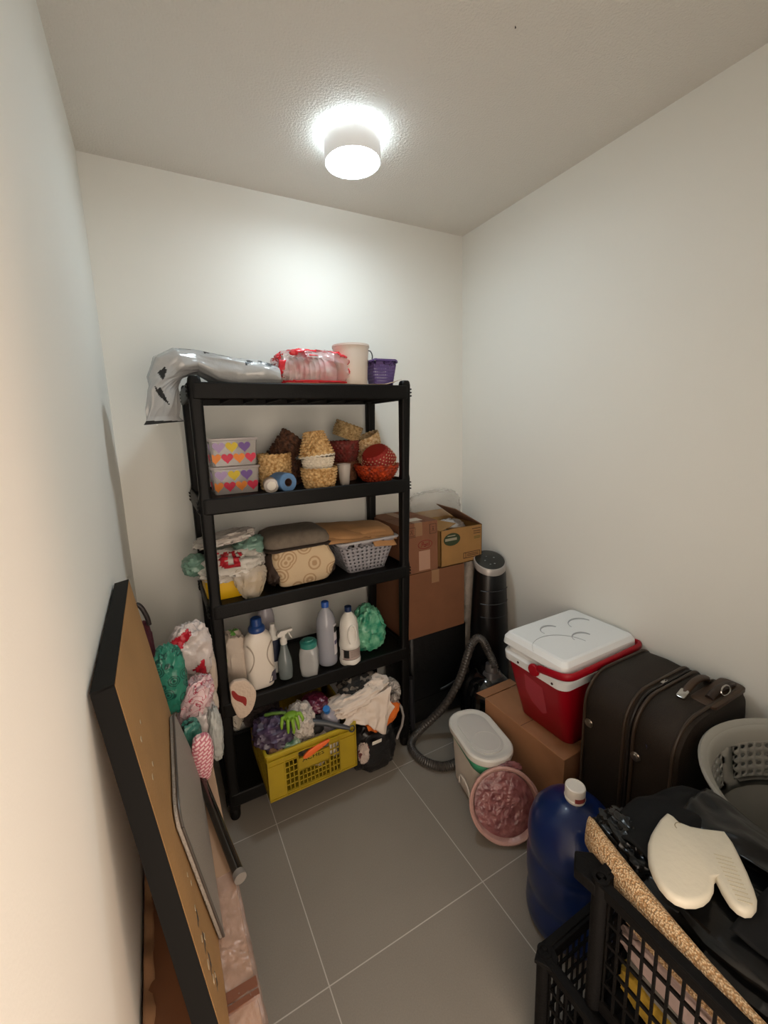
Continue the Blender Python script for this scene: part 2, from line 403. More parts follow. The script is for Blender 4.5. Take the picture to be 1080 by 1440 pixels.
for i in range(9):
    x = .575+i*.0225
    Mx = T(x, 1.80, 1.892) @ R(-90 if i else -82, 'Y')
    if tb is None:
        g = G(); g.lathe([(r, z) for r, z in tubprof()], 32, (0, 0, 0), lambda r, z, a, i: (r*(1+.015*math.sin(16*a)), z))
        tb = obj('plastic_tub', g, M_tub, None, loc=(0, 0, 0)); tb.matrix_basis = Mx
        tag(tb, 'clear round plastic tub at the left end of the stack in the red bag', 'tub', 'nested clear tubs in the red bag')
    else:
        c = tb.copy(); COL.objects.link(c); c.matrix_basis = Mx; c['label'] = 'clear round plastic tub nested in the sideways stack inside the red printed bag'
# white bucket
bk = thing('bucket', 'off-white round plastic bucket on the top shelf between the red bag and the purple basket', 'bucket', (.845, 1.80, S1+.017))
g = G(); g.lathe([(.068, 0), (.0695, .004), (.081, .168), (.0845, .169), (.0845, .178), (.080, .178), (.068, .006)], 40, (.845, 1.80, S1+.017)); obj('body', g, mat('bucket_white', '#d9cfc6', .45, sss=.1), bk)
g = G(); g.tube([(.928, 1.79, 1.995), (.938, 1.785, 1.992), (.944, 1.783, 1.98), (.946, 1.782, 1.966), (.943, 1.781, 1.958)], .0028, 8); obj('handle_hook', g, mat('grey_wire', '#4a484b', .4, metal=.5), bk)
# purple basket
pb = thing('small_basket', 'small purple perforated plastic basket at the right end of the top shelf', 'basket', (.985, 1.78, S1))
M_purple = mat('purple_plastic', '#57437c', .45)
def tubwall(g, w0, d0, w1, d1, z0, z1, cx, cy, nu, nv, fu, fv, rnd=False, r=.02, skip=None, rz=0):
    A = rrect(w0, d0, r, 8, 0, 0); B = rrect(w1, d1, r, 8, 0, 0)
    def at(P_, u):
        L_ = [0]; n = len(P_)
        for i in range(n):
            L_.append(L_[-1]+math.dist(P_[i], P_[(i+1) % n]))
        t = (u % 1)*L_[-1]
        for i in range(n):
            if L_[i+1] >= t:
                f = (t-L_[i])/max(1e-9, L_[i+1]-L_[i]); a = P_[i]; c = P_[(i+1) % n]; return (a[0]+(c[0]-a[0])*f, a[1]+(c[1]-a[1])*f)
        return P_[0]
    def fn(u, v):
        a, c = at(A, u), at(B, u); x = a[0]+(c[0]-a[0])*v; y = a[1]+(c[1]-a[1])*v
        cr, sr = math.cos(rz), math.sin(rz)
        return (cx+x*cr-y*sr, cy+x*sr+y*cr, z0+(z1-z0)*v)
    g.holed(fn, nu, nv, fu, fv, rnd, skip)
    return fn
g = G(); tubwall(g, .09, .08, .125, .11, S1+.002, S1+.125, .985, 1.78, 44, 9, .5, .6, True, .018, lambda i, j: j in (0, 8)); g.prism(rrect(.09, .08, .018, 6, .985, 1.78), S1+.001, S1+.004)
obj('body', g, M_purple, pb, solid=.0022)
g = G(); S = []
for off, z in ((0, .122), (.005, .122), (.005, .130), (0, .130), (0, .122)):
    S.append([(x, y, S1+z+.004*math.sin(x*130)) for x, y in rrect(.125+2*off, .11+2*off, .02, 6, .985, 1.78)])
g.loft(S, False, False); obj('rim', g, M_purple, pb)

# ------------------------------------------------------------------ second shelf
M_clear = film('clear_plastic', '#d9d2cf', .42, .18, 20, .15); 
HC_ = {'lilac': '#b39ac6', 'yellow': '#dcbf1e', 'violet': '#6d4c95', 'orange': '#ee8a2b', 'pink': '#d9244c'}
HM = {k: mat('heart_'+k, v, .5) for k, v in HC_.items()}
def heart(n=22):
    P_ = []
    for k in range(n):
        t = 2*PI*k/n; P_.append((16*math.sin(t)**3/17, (13*math.cos(t)-5*math.cos(2*t)-2*math.cos(3*t)-math.cos(4*t)+2)/17))
    return P_
def heartbox(z, label):
    t = thing('storage_box', label, 'box', (.305, 1.905, z), 'clear boxes with heart print')
    g = G(); shell(g, .178, .135, z, z+.105, .014, .016, .002, cx=.305, cy=1.905); g.box(.2215, .39, 1.85, 1.96, z+.003, z+.004)
    names = list(HM)
    obj('body', g, M_clear, t)
    g = G(); rows = [('lilac', 'yellow', 'violet'), ('orange', 'pink', 'orange', 'pink')]
    zf = lambda zz: 1.8365-.008*(zz/.105)
    for r_, (row, hz) in enumerate(zip(rows, (.077, .031))):
        for k, c in enumerate(row):
            hx = (.243+.052*k) if r_ == 0 else (.2265+.048*k); s_ = .0265 if r_ == 0 else .0255
            g.mi = names.index(c); pts = [(max(.2185-.004, min(.3935+.002, hx+s_*a)), z+hz+s_*b_) for a, b_ in heart()]
            if r_ == 1 and k == 3: pts = [(min(p, .3915), q) for p, q in pts]
            g.loft([[(p, zf(q-z)-.0008, q) for p, q in pts], [(p, zf(q-z)+.0004, q) for p, q in pts]])
    for k in range(2):
        g.mi = names.index(('lilac', 'pink')[k]); pts = [(1.87+.05*k+.022*a, z+(.077, .031)[k]+.022*b_) for a, b_ in heart()]
        xf = lambda q: .216-.008*((q-z)/.105)-.0008
        g.loft([[(xf(q), p, q) for p, q in pts], [(xf(q)+.001, p, q) for p, q in pts]])
    obj('heart_print', g, list(HM.values()), t, smooth=False)
    g = G(); rbox(g, .206, .163, z+.1055, z+.1165, .018, 0, .002, .305, 1.905); obj('lid', g, film('clear_lid', '#cfc6c6', .6, .25, 20, .1), t)
    g = G(); g.blob((.305, 1.905, z+.045), (.076, .052, .038), z*10, .1, 2.5, .6); obj('contents', g, mat('box_contents', '#8d7f84', .7, var=.35, vscale=30), t)
    return t
hb = heartbox(S2, 'clear plastic box with coloured heart print, bottom one of the two on the second shelf')
dup(hb, T(0, 0, .1178), 'clear plastic box with coloured heart print, upper one of the two on the second shelf', 'clear boxes with heart print')

M_wick = mat('wicker_tan', '#9c7138', .75, col2='#e2bf88', vscale=75); M_wick2 = mat('wicker_pale', '#ad8752', .75, col2='#e3cca4', vscale=70)
M_wgrey = mat('wicker_olive', '#84693f', .8, col2='#bfa476', vscale=70)
M_wdark = mat('wicker_dark', '#3b2418', .7, col2='#6b432c', vscale=60); M_wred = mat('wicker_darkred', '#7c241f', .6, col2='#5a2a20', vscale=40)
M_worange = mat('wicker_orange_red', '#c2451a', .45, col2='#7a220c', vscale=60); M_wcream = mat('wicker_cream', '#ded3bf', .75)
def weave(name, label, mats, r0, r1, h, Mx, rows=9, cols=26, group=None, amp=.0042, bow=.08, rim=None, dots=None, scallop=0, fade=True):
    """open woven basket: strands pass over and under the stakes"""
    t = thing(name, label, 'basket', Mx.to_translation(), group)
    g = G(); g.M = Mx; nu = cols*4; nv = rows*3
    def fn(u, v):
        a = 2*PI*u; row = int(min(v*rows, rows-1e-6)); ph = PI*(row % 2)
        f = v*rows-row; bul = math.sin(PI*f)
        r = r0+(r1-r0)*v+bow*(r1)*math.sin(PI*v)*.5 + amp*bul*(.35+math.sin(a*cols/2*2+ph)) + .0025*noise.noise(Vector((math.cos(a)*2, math.sin(a)*2, v*4)))
        return (r*math.cos(a), r*math.sin(a), h*v)
    g.grid(fn, nu, nv)
    def inner(u, v):
        a = 2*PI*u; r = r0+(r1-r0)*v+bow*(r1)*math.sin(PI*v)*.5-.0035; return (r*math.cos(a), r*math.sin(a), .003+(h-.003)*v)
    g.grid(inner, 40, 4); g.prism([(r0*math.cos(2*PI*k/32), r0*math.sin(2*PI*k/32)) for k in range(32)], 0, .003)
    if dots:
        g.mi = 1
        for j in range(1, rows):
            for i in range(cols):
                a = 2*PI*(i+.5*(j % 2))/cols; v = (j+.5)/rows; r = r0+(r1-r0)*v+bow*r1*math.sin(PI*v)*.5+amp*1.1
                c = Vector((r*math.cos(a), r*math.sin(a), h*v)); q = g.M; g.M = q @ Matrix.Translation(c) @ Matrix.Rotation(a, 4, 'Z')
                g.box(-.0008, .0012, -.0032, .0032, -.0028, .0028); g.M = q
    obj('woven_body', g, mats, t)
    g = G(); g.M = Mx; n = cols*4; P_ = []
    for k in range(n+1):
        a = 2*PI*k/n; z = h+.0022*math.sin(a*cols)+scallop*abs(math.sin(a*cols/4)); P_.append(((r1+.001)*math.cos(a), (r1+.001)*math.sin(a), z))
    g.tube(P_, .0036, 6); obj('rim', g, rim or (mats[0] if isinstance(mats, list) else mats), t)
    return t
GB = 'woven baskets on the second shelf'
weave('woven_basket', 'tan woven basket standing behind the lying jar, next to the heart print boxes', M_wick, .062, .071, .155, T(.478, 1.865, S2), 12, 22, GB)
weave('woven_basket', 'coarse tan woven basket at the bottom of the pile right of the blue roll', M_wick, .062, .078, .088, T(.648, 1.765, S2), 7, 22, GB, amp=.0055)
weave('woven_basket', 'cream woven basket nested in the tan pile between a brown basket and an upturned one', M_wcream, .054, .071, .065, T(.645, 1.768, S2+.072) @ R(2, 'Y'), 6, 24, GB)
weave('woven_basket', 'tan woven basket turned upside down on top of the tan pile', M_wick, .040, .076, .108, T(.634, 1.768, S2+.249) @ R(176, 'Y') @ R(4, 'X'), 9, 22, GB, amp=.0055, bow=.02, rim=M_wcream)
for i in range(4):
    lb = ['dark brown woven basket, outermost of the tilted nest behind the tan baskets', 'dark brown woven basket, second of the tilted nest behind the tan baskets', 'dark brown woven basket, third of the tilted nest behind the tan baskets', 'dark brown woven basket, innermost of the tilted nest leaning to the upper right'][i]
    weave('woven_basket', lb, M_wdark, .048, .064, .05, T(.490+i*.026, 1.95, S2+.085+i*.033) @ R(40, 'Y'), 5, 18, 'dark nested baskets')
weave('woven_basket', 'dark brown upright woven basket under the tilted dark nest', M_wdark, .05, .06, .11, T(.575, 1.975, S2), 8, 18, GB)
weave('woven_basket', 'brown woven basket under the dark red one, behind the plastic cup', mat('wicker_mid', '#6f4630', .7, col2='#8b5c40'), .062, .072, .09, T(.852, 1.955, S2), 7, 22, GB)
weave('woven_basket', 'dark red woven basket stacked under the tilted olive one at the back', M_wred, .058, .079, .10, T(.858, 1.955, S2+.093), 8, 24, GB)
weave('woven_basket', 'olive tan woven basket tilted to the right, topmost at the back of the second shelf', M_wgrey, .064, .066, .072, T(.862, 1.945, S2+.208) @ R(20, 'Y') @ R(8, 'X'), 7, 22, GB, rim=M_wgrey)
weave('woven_basket', 'orange-red open woven bowl basket at the right end of the second shelf', M_worange, .065, .108, .078, T(.958, 1.80, S2), 7, 26, GB, amp=.0055, bow=.10)
weave('woven_basket', 'red basket with cream checks tipped over in the orange bowl', [mat('red_weave', '#9e2119', .6), mat('cream_weave', '#d6b491', .7)], .056, .086, .074, T(.948, 1.80, S2+.146) @ R(150, 'Y') @ R(-16, 'X'), 7, 22, GB, dots=True, rim=M_wick2)
weave('woven_basket', 'tan woven basket tipped to the left behind the red checked one', M_wick2, .050, .064, .075, T(1.0, 1.925, S2+.145) @ R(-24, 'Y'), 7, 20, GB)
weave('woven_basket', 'tan woven basket standing behind the orange-red bowl', M_wick2, .058, .068, .13, T(.992, 1.955, S2), 9, 20, GB)
# jar lying on its side, blue roll, cup
jr = thing('jar', 'white jar lying on its side, round end facing out, left of the blue roll', 'jar', (.42, 1.79, S2+.031))
g = G(); g.M = T(.424, 1.735, S2+.0315) @ R(-90, 'X') @ R(12, 'Y'); g.lathe([(.019, 0), (.029, .002), (.0315, .006), (.0315, .10), (.028, .105)], 36); obj('body', g, film('jar_clear', '#cfc4ba', .8, .25, 20, .1), jr)
g = G(); g.M = T(.424, 1.733, S2+.0315) @ R(-90, 'X') @ R(12, 'Y'); g.lathe([(.018, -.002), (.019, -.001), (.019, .003)], 30); obj('white_end', g, mat('white_disc', '#ece4d8', .5), jr)
rl = thing('foam_roll', 'blue roll with a dark hollow core, lying on the second shelf', 'roll', (.50, 1.80, S2))
Mr = T(.494, 1.722, S2+.041) @ R(-90, 'X') @ R(-14, 'Y')
g = G(); g.M = Mr; g.lathe([(.0175, .0), (.038, 0), (.0405, .003), (.0405, .14), (.0385, .143), (.0175, .143), (.0175, 0)], 40, fn=lambda r, z, a, i: (r*(1+.015*math.sin(a*2)), z), caps=False); obj('blue_wrap', g, mat('blue_foam', '#5f86b3', .75, var=.1, vscale=20), rl)
g = G(); g.M = Mr; g.lathe([(.0173, .001), (.0155, .001), (.0155, .142), (.0173, .142)], 30, caps=False); obj('core', g, mat('core_card', '#4e3125', .9), rl)
cp = thing('cup', 'clear plastic cup filled white, standing in front of the red baskets', 'cup', (.775, 1.775, S2))
g = G(); g.lathe([(.0215, 0), (.023, .003), (.0315, .092), (.0335, .094), (.0335, .097), (.031, .097), (.0222, .004)], 32, (.775, 1.775, S2)); obj('glass', g, film('cup_clear', '#d5cdc6', .45, .12, 20, .05), cp)
g = G(); g.lathe([(.020, .005), (.0215, .007), (.0285, .082), (.001, .083)], 30, (.775, 1.775, S2)); obj('contents', g, mat('cup_white', '#d8cfc4', .7), cp)

# ------------------------------------------------------------------ third shelf
yb = thing('storage_tub', 'yellow plastic tub under white bags at the left end of the third shelf', 'tub', (.25, 1.86, S3))
g = G(); shell(g, .225, .20, S3, S3+.095, .014, .012, .003, cx=.25, cy=1.86, lip=.004); obj('body', g, mat('yellow_plastic', '#e0b100', .4), yb)
M_wf = film('white_film', '#d9d3ca', .82, .22, 30, .9); M_cf = film('clear_film', '#cbbfae', .45, .15, 30, .9); M_tf = film('teal_film', '#7fa394', .85, .3, 30, .7)
wb = tag(obj('plastic_bag', G().blob((.245, 1.79, S3+.135), (.135, .085, .062), 11, .17, 2.0, .8, 56, 36), M_wf), 'crumpled white bag with red print lying on the yellow tub', 'plastic bag')
g = G(); g.blob((.243, 1.788, S3+.137), (.137, .087, .064), 11, .17, 2.0, .8, 56, 36); kill = []
for f in g.bm.faces:
    c = f.calc_center_median()
    if not (c.y < 1.76 and c.z > S3+.145 and .19 < c.x < .285 and noise.noise(Vector((c.x*45, c.z*60, 3))) > -.02): kill.append(f)
bmesh.ops.delete(g.bm, geom=kill, context='FACES'); obj('red_print', g, mat('red_ink', '#b0202c', .5), wb, solid=.0006)
tag(obj('plastic_bag', G().blob((.235, 1.86, S3+.235), (.125, .07, .026), 13, .16, 2.2, .8, 50, 26, shape=lambda d: Vector((d.x, d.y, d.z+.55*d.x))), film('white_film_b', '#c9c0b8', .85, .2, 25, .9)), 'flat silvery white bag lying on top of the bag pile, its knotted end pointing right', 'plastic bag')
tag(obj('plastic_bag', G().blob((.34, 1.85, S3+.18), (.075, .08, .052), 17, .16, 2.0, .85), M_tf), 'grey-green bag beside the striped cream bag on the third shelf', 'plastic bag')
tag(obj('plastic_bag', G().blob((.105, 1.80, S3+.155), (.05, .06, .042), 19, .14, 2.0, .9), film('teal_dark_film', '#6b8f7e', .9, .3, 30, .7)), 'grey-green bundle poking out past the left post of the third shelf', 'plastic bag')
tag(obj('plastic_bag', G().blob((.305, 1.72, S3+.055), (.058, .022, .085), 23, .15, 2.0, .9, shape=lambda d: Vector((d.x*(1+.55*d.z), d.y, d.z))), M_cf), 'clear bag hanging down over the front of the yellow tub', 'plastic bag')
# structured bag
sb = thing('fabric_bag', 'cream printed fabric bag with a brown lid, standing in the middle of the third shelf', 'bag', (.535, 1.85, S3))
M_cream = pattern('cream_print', '#c9b291', '#ab8d6b', 14, .5, .8, 'rings', bump=.3)
g = G(); S = []
for k in range(15):
    v = k/14; z = S3+.01+.158*v; wd = .225+.035*math.sin(PI*v*.9)+.02*v; dp = .15+.02*math.sin(PI*v)
    S.append([(x+.010*noise.noise(Vector((x*18, y*18, z*20))), y+.014*(noise.noise(Vector((x*14, 3, z*24)))), z+(.02*(x-.56) if v > .5 else 0)) for x, y in rrect(wd, dp, .035, 8, .548+.012*math.sin(v*5), 1.80)])
g.loft(S, True, True); obj('body', g, M_cream, sb)
g = G(); S = []
for z, ins in ((S3+.180, .004), (S3+.186, 0), (S3+.200, .0), (S3+.222, .02), (S3+.236, .06), (S3+.240, .095)):
    S.append([(x, y, z+.03*(y-1.85)) for x, y in rrect(.30-ins, .235-ins, .05, 8, .535, 1.855)])
g.loft(S); obj('lid', g, mat('brown_grey_fabric', '#6f6458', .85, var=.12, vscale=40), sb)
g = G(); S = []
for z, o in ((.172, 0), (.168, .006), (.180, .009), (.184, 0)):
    S.append([(x, y, S3+z-.025*(1.9-y)) for x, y in rrect(.295+2*o, .228+2*o, .05, 8, .535, 1.85)])
g.loft(S, False, False); obj('piping', g, mat('dark_piping', '#2a201b', .6), sb)
g = G(); S = []
for y_, z_ in ((1.738, .172), (1.735, .168), (1.74, .158)): pass
g.loft([[(x, 1.7365+.9*abs(x-.56)*.12, S3+.150+.006*k) for x in [.44+.02*q for q in range(12)]] for k in (0, 1, 2, 3)], False, False, False); obj('inner_lining', g, mat('lining_white', '#ddd6cc', .8), sb, solid=.003)
g = G(); g.blob((.425, 1.82, S3+.085), (.045, .085, .085), 31, .12, 1.8, .8, flat=-1); obj('side_panel', g, mat('dark_brown_fabric', '#33251f', .7, var=.2), sb)
g = G(); g.blob((.675, 1.83, S3+.06), (.035, .085, .06), 37, .12, 1.8, .8, flat=-1); obj('side_panel', g, MATS['dark_brown_fabric'], sb)
# grey basket with kraft paper
gb = thing('plastic_basket', 'grey plastic basket with round holes, standing on the third shelf', 'basket', (.868, 1.855, S3))
M_gp = mat('grey_plastic', '#96949a', .45)
g = G(); tubwall(g, .20, .20, .305, .255, S3+.003, S3+.15, .868, 1.855, 40, 8, .40, .50, True, .02, lambda i, j: j == 7); g.prism(rrect(.20, .20, .02, 6, .868, 1.855), S3+.001, S3+.004); obj('body', g, M_gp, gb, solid=.003)
g = G(); S = []
for o, z in ((0, .148), (.010, .148), (.012, .153), (.010, .158), (-.002, .158), (0, .148)): S.append([(x, y, S3+z) for x, y in rrect(.305+2*o, .255+2*o, .025, 8, .868, 1.855)])
g.loft(S, False, False); obj('rim', g, mat('grey_plastic_rim', '#aeacb0', .4), gb)
g = G()
for k in range(3):
    def pp(u, v, k=k):
        x = .665+.36*u; y = 1.735+.24*v+.02*k; z = S3+.178+.014*k-.028*u+.012*noise.noise(Vector((x*8, y*8, k)))+.018*math.sin(PI*v)
        if v < .12: z -= (.12-v)*.12
        return (x-.012*k*v, y, z)
    g.grid(pp, 26, 16)
def flap(u, v):
    x = .88+.12*u+.01*v; y = 1.745-.03*v; z = S3+.168-.045*v-.012*u+.006*noise.noise(Vector((x*20, v*3, 0))); return (x, y, z)
g.grid(flap, 10, 6)
tag(obj('kraft_paper', g, mat('kraft_brown', '#a97e53', .8, var=.12, vscale=8, bump=.5, bscale=14), solid=.004), 'folded brown kraft paper lying over the grey basket on the third shelf', 'paper')

# ------------------------------------------------------------------ fourth shelf
M_jug = mat('jug_cream', '#ddd4c8', .35); M_bluecap = mat('blue_cap', '#1f3f7a', .35); M_label = mat('label_grey', '#8e857f', .6)
tag(obj('cloth_roll', G().blob((.225, 1.80, S4+.128), (.048, .06, .128), 41, .09, 1.8, .6, 40, 36, flat=-1), pattern('cloth_green_leaf', '#c3b5a6', '#5c9440', 13, .60, .85)), 'upright pale cloth bundle with green leaf print, left of the cream detergent jug', 'cloth')
# cloth mitt over the shelf edge
g = G()
mp_ = [(.168, .645), (.190, .668), (.215, .658), (.235, .662), (.255, .630), (.272, .605), (.275, .575), (.262, .530), (.242, .498), (.212, .486), (.190, .498), (.182, .54), (.170, .575), (.176, .61)]
def inflate(g, poly, y, th, n=5, axis='Y', z0=0, puff=1.0):
    cx_ = sum(p[0] for p in poly)/len(poly); cz_ = sum(p[1] for p in poly)/len(poly); S = []
    for k in range(-n, n+1):
        t = k/n; s_ = math.sqrt(max(0, 1-abs(t)**3))*.12+.88 if abs(t) < 1 else .84
        S.append([((p[0]-cx_)*s_+cx_, y+th*t, (p[1]-cz_)*s_+cz_) if axis == 'Y' else ((p[0]-cx_)*s_+cx_, (p[1]-cz_)*s_+cz_, z0+th*t) for p in poly])
    return g.loft(S)
inflate(g, mp_, 1.642, .013); g.mi = 1
inflate(g, [(.174, .632), (.19, .628), (.198, .60), (.225, .59), (.236, .575), (.226, .53), (.218, .565), (.195, .575), (.178, .60)], 1.6305, .003)
tag(obj('cloth_mitt', g, [mat('cloth_cream', '#c9b5a2', .9, bump=.4, bscale=90), mat('cloth_red', '#8e2722', .9)], sub=1), 'cream cloth mitt with a red patch hanging over the front edge of the fourth shelf', 'mitt')
# detergent jug
dj = thing('detergent_jug', 'large cream detergent jug with a dark blue cap, on the fourth shelf', 'jug', (.318, 1.755, S4))
g = G(); S = []
for v, wd, dp in ((0, .100, .07), (.015, .112, .08), (.10, .118, .084), (.30, .124, .085), (.62, .126, .085), (.80, .120, .08), (.88, .104, .07), (.93, .075, .055), (.955, .052, .05), (.96, .046, .046), (1, .046, .046)):
    S.append([(x, y, S4+.27*v) for x, y in rrect(wd, dp, .035 if v < .9 else .024, 7, .318, 1.755)])
g.loft(S); obj('body', g, M_jug, dj)
for sx_, nm in ((-1, 0), (1, 0)):
    P_ = [(.318+sx_*(.054-.026*math.sin(PI*t)**.8), 1.755-.0415+.002*abs(t-.5), S4+.09+.125*t) for t in [k/16 for k in range(17)]]
    g = G(); g.tube(P_, .003, 8); obj('grip_ridge', g, mat('jug_groove', '#a89c8e', .5), dj)
g = G(); g.lathe([(.034, .255), (.036, .258), (.036, .272), (.030, .280), (.025, .283), (.023, .312), (.018, .316)], 28, (.318, 1.755, S4)); obj('cap', g, M_bluecap, dj)
g = G(); g.loft([[(.345+.0, 1.7142, S4+.02), (.378, 1.728, S4+.02), (.378, 1.728, S4+.07), (.362, 1.718, S4+.065)], [(.345, 1.7122, S4+.02), (.380, 1.726, S4+.02), (.380, 1.726, S4+.07), (.362, 1.716, S4+.065)]]); obj('label', g, mat('label_dark', '#4a4450', .6), dj)
# bottles behind the jug
b2 = thing('bottle', 'clear bottle at the back wall behind the detergent jug', 'bottle', (.40, 1.95, S4))
g = G(); g.lathe([(.035, 0), (.041, .006), (.041, .22), (.036, .25), (.018, .285), (.014, .30), (.014, .325)], 26, (.40, 1.95, S4)); obj('body', g, film('bottle_clear_back', '#c2bcc4', .7, .15, 20, .1), b2)
g = G(); g.lathe([(.016, .31), (.016, .332), (.001, .333)], 20, (.40, 1.95, S4)); obj('cap', g, M_white, b2)
b3 = thing('bottle', 'bottle with a dark blue label, half hidden between the detergent jug and the spray bottle', 'bottle', (.40, 1.835, S4))
g = G(); g.lathe([(.026, 0), (.030, .005), (.030, .17), (.022, .20), (.012, .215), (.012, .235)], 24, (.402, 1.83, S4)); obj('body', g, M_white, b3)
g = G(); g.lathe([(.0308, .06), (.0308, .165)], 24, (.402, 1.83, S4), caps=False); obj('label', g, mat('label_navy', '#1c2338', .5), b3)
# spray bottle
sp = thing('spray_bottle', 'clear spray bottle with a white trigger, in front on the fourth shelf', 'spray bottle', (.43, 1.752, S4))
C_ = (.430, 1.752, S4)
g = G(); g.lathe([(.025, 0), (.031, .004), (.033, .03), (.033, .07), (.030, .095), (.023, .12), (.017, .145), (.0145, .16), (.0145, .168)], 30, C_); obj('body', g, film('spray_clear', '#7d8788', .72, .12, 10, .05), sp)
g = G(); g.lathe([(.015, .163), (.0155, .165), (.0155, .188), (.010, .192), (.009, .205)], 24, C_); S = []
hx = [(-.030, .205), (-.027, .217), (-.012, .228), (.042, .231), (.042, .219), (.022, .217), (.010, .208), (-.012, .200)]
g.loft([[(C_[0]+x, C_[1]-.010, S4+z) for x, z in hx], [(C_[0]+x, C_[1]+.010, S4+z) for x, z in hx]]); obj('spray_head', g, M_white, sp, bevel=.002)
g = G(); tx = [(.020, .218), (.028, .216), (.031, .203), (.040, .186), (.036, .183), (.026, .198)]
g.loft([[(C_[0]+x, C_[1]-.005, S4+z) for x, z in tx], [(C_[0]+x, C_[1]+.005, S4+z) for x, z in tx]]); obj('trigger', g, M_white, sp, bevel=.001)
# teal lid container
tcn = thing('container', 'clear square container with a teal screw lid, between spray bottle and tall clear bottle', 'container', (.535, 1.72, S4), rz=0)
g = G(); g.M = T(.535, 1.722, S4) @ R(-28, 'Z'); S = []
for z, wd, dp, r in ((0, .066, .066, .02), (.008, .076, .076, .022), (.05, .083, .08, .02), (.11, .083, .08, .02), (.13, .076, .076, .025), (.138, .066, .066, .03)): S.append([(x, y, z) for x, y in rrect(wd, dp, r, 6)])
g.loft(S); obj('body', g, film('container_clear', '#b3b5b5', .75, .2, 25, .3), tcn)
g = G(); g.M = T(.535, 1.722, S4); g.lathe([(.036, .136), (.038, .138), (.038, .16), (.033, .164), (.022, .165), (.020, .170), (.001, .171)], 40, fn=lambda r, z, a, i: (r*(1+.012*(math.sin(24*a) > 0)), z)); obj('lid', g, mat('teal_plastic', '#2f7d73', .45), tcn)
# tall clear bottle
tb2 = thing('bottle', 'tall clear bottle with a bright blue cap, on the fourth shelf', 'bottle', (.640, 1.765, S4)); C_ = (.640, 1.765, S4)
g = G(); g.lathe([(.036, 0), (.044, .005), (.047, .015), (.047, .19), (.044, .225), (.034, .255), (.019, .275), (.016, .282), (.016, .29)], 36, C_); obj('body', g, film('bottle_clear', '#aeb0ba', .72, .12, 8, .06), tb2)
g = G(); g.lathe([(.0165, .284), (.018, .285), (.018, .308), (.016, .311), (.001, .311)], 24, C_); obj('cap', g, mat('bright_blue_cap', '#2454a8', .35), tb2)
g = G(); g.lathe([(.044, .006), (.0455, .015), (.0455, .035), (.001, .036)], 30, C_); obj('liquid', g, film('blue_liquid', '#7d8ea8', .7, .1, 8, 0), tb2)
def labelarc(c, r, z0, z1, a0, a1, n=12):
    g = G(); g.grid(lambda u, v: (c[0]+r*math.cos(a0+(a1-a0)*u), c[1]+r*math.sin(a0+(a1-a0)*u), c[2]+z0+(z1-z0)*v), n, 1); return g
lbq = obj('label', labelarc(C_, .0476, .055, .205, -1.15, -.35), mat('label_white', '#cfccd0', .6), tb2)
obj('label_band', labelarc(C_, .0479, .165, .195, -1.10, -.40), M_ink, lbq)
obj('label_band', labelarc(C_, .0479, .105, .125, -1.10, -.40), mat('label_violet', '#4b4768', .6), lbq)
# bleach bottle
bb = thing('bleach_bottle', 'white bleach bottle with an oval moulded grip and a dark blue cap', 'bottle', (.735, 1.715, S4)); C_ = (.735, 1.715, S4)
g = G(); g.lathe([(.042, 0), (.049, .005), (.051, .02), (.049, .032), (.0475, .034), (.0475, .085), (.050, .088), (.0505, .10), (.047, .13), (.046, .19), (.040, .222), (.026, .245), (.015, .255), (.013, .268)], 40, C_, fn=lambda r, z, a, i: (r*(1-.10*abs(math.sin(a))*(z > .1)), z)); obj('body', g, M_white, bb)
g = G(); P_ = [(C_[0]-.002+.021*math.cos(t), C_[1]-.0415-.0005*math.cos(t), S4+.155+.047*math.sin(t)) for t in [2*PI*k/32 for k in range(33)]]; g.tube(P_, .004, 8); obj('grip_ring', g, M_white, bb)
g = G(); g.lathe([(.0145, .258), (.0165, .26), (.0165, .283), (.001, .284)], 24, C_); obj('cap', g, mat('navy_cap', '#16294f', .35), bb)
lbq = obj('label', labelarc(C_, .0482, .036, .083, -2.7, -.2, 24), mat('label_pinkgrey', '#a3938c', .6), bb)
obj('label_block', labelarc(C_, .0485, .045, .083, -2.6, -2.05), M_ink, lbq)
g = G()
for k in range(5): gg = labelarc(C_, .0486, .049+k*.0065, .0505+k*.0065, -1.9, -.75); g.bm.from_mesh((lambda m_: (gg.bm.to_mesh(m_), m_)[1])(bpy.data.meshes.new('t')))
for z0 in (.034, .083): gg = labelarc(C_, .0487, z0, z0+.002, -2.9, -.2, 24); g.bm.from_mesh((lambda m_: (gg.bm.to_mesh(m_), m_)[1])(bpy.data.meshes.new('t')))
obj('label_lines', g, mat('label_text', '#4a3d3a', .6), lbq)
# green bag
tag(obj('plastic_bag', G().blob((.875, 1.80, S4+.105), (.088, .075, .118), 47, .13, 2.0, .8, 56, 40, flat=-.9, shape=lambda d: Vector((d.x*(1-.35*max(0, d.z)), d.y, d.z))), film('green_film', '#2e9273', .88, .22, 30, .9, col2='#7fc4a0')), 'crumpled green plastic bag at the right end of the fourth shelf', 'plastic bag')

# ------------------------------------------------------------------ yellow crate and what lies in and on it
M_yc = mat('yellow_crate_plastic', '#9c8412', .5, var=.08, vscale=10)
X0, X1, Y0, Y1, Z0, Z1 = .275, .672, 1.545, 1.90, .1345, .352
yc = thing('crate', 'yellow slatted plastic crate pulled forward on the lowest shelf, full of bags and cloths', 'crate', ((X0+X1)/2, (Y0+Y1)/2, Z0))
g = G()
def fwall(u, v): return (X0+.004+(X1-X0-.008)*(.0+1*u), Y0+.002, Z0+.02+(Z1-Z0-.045)*v)
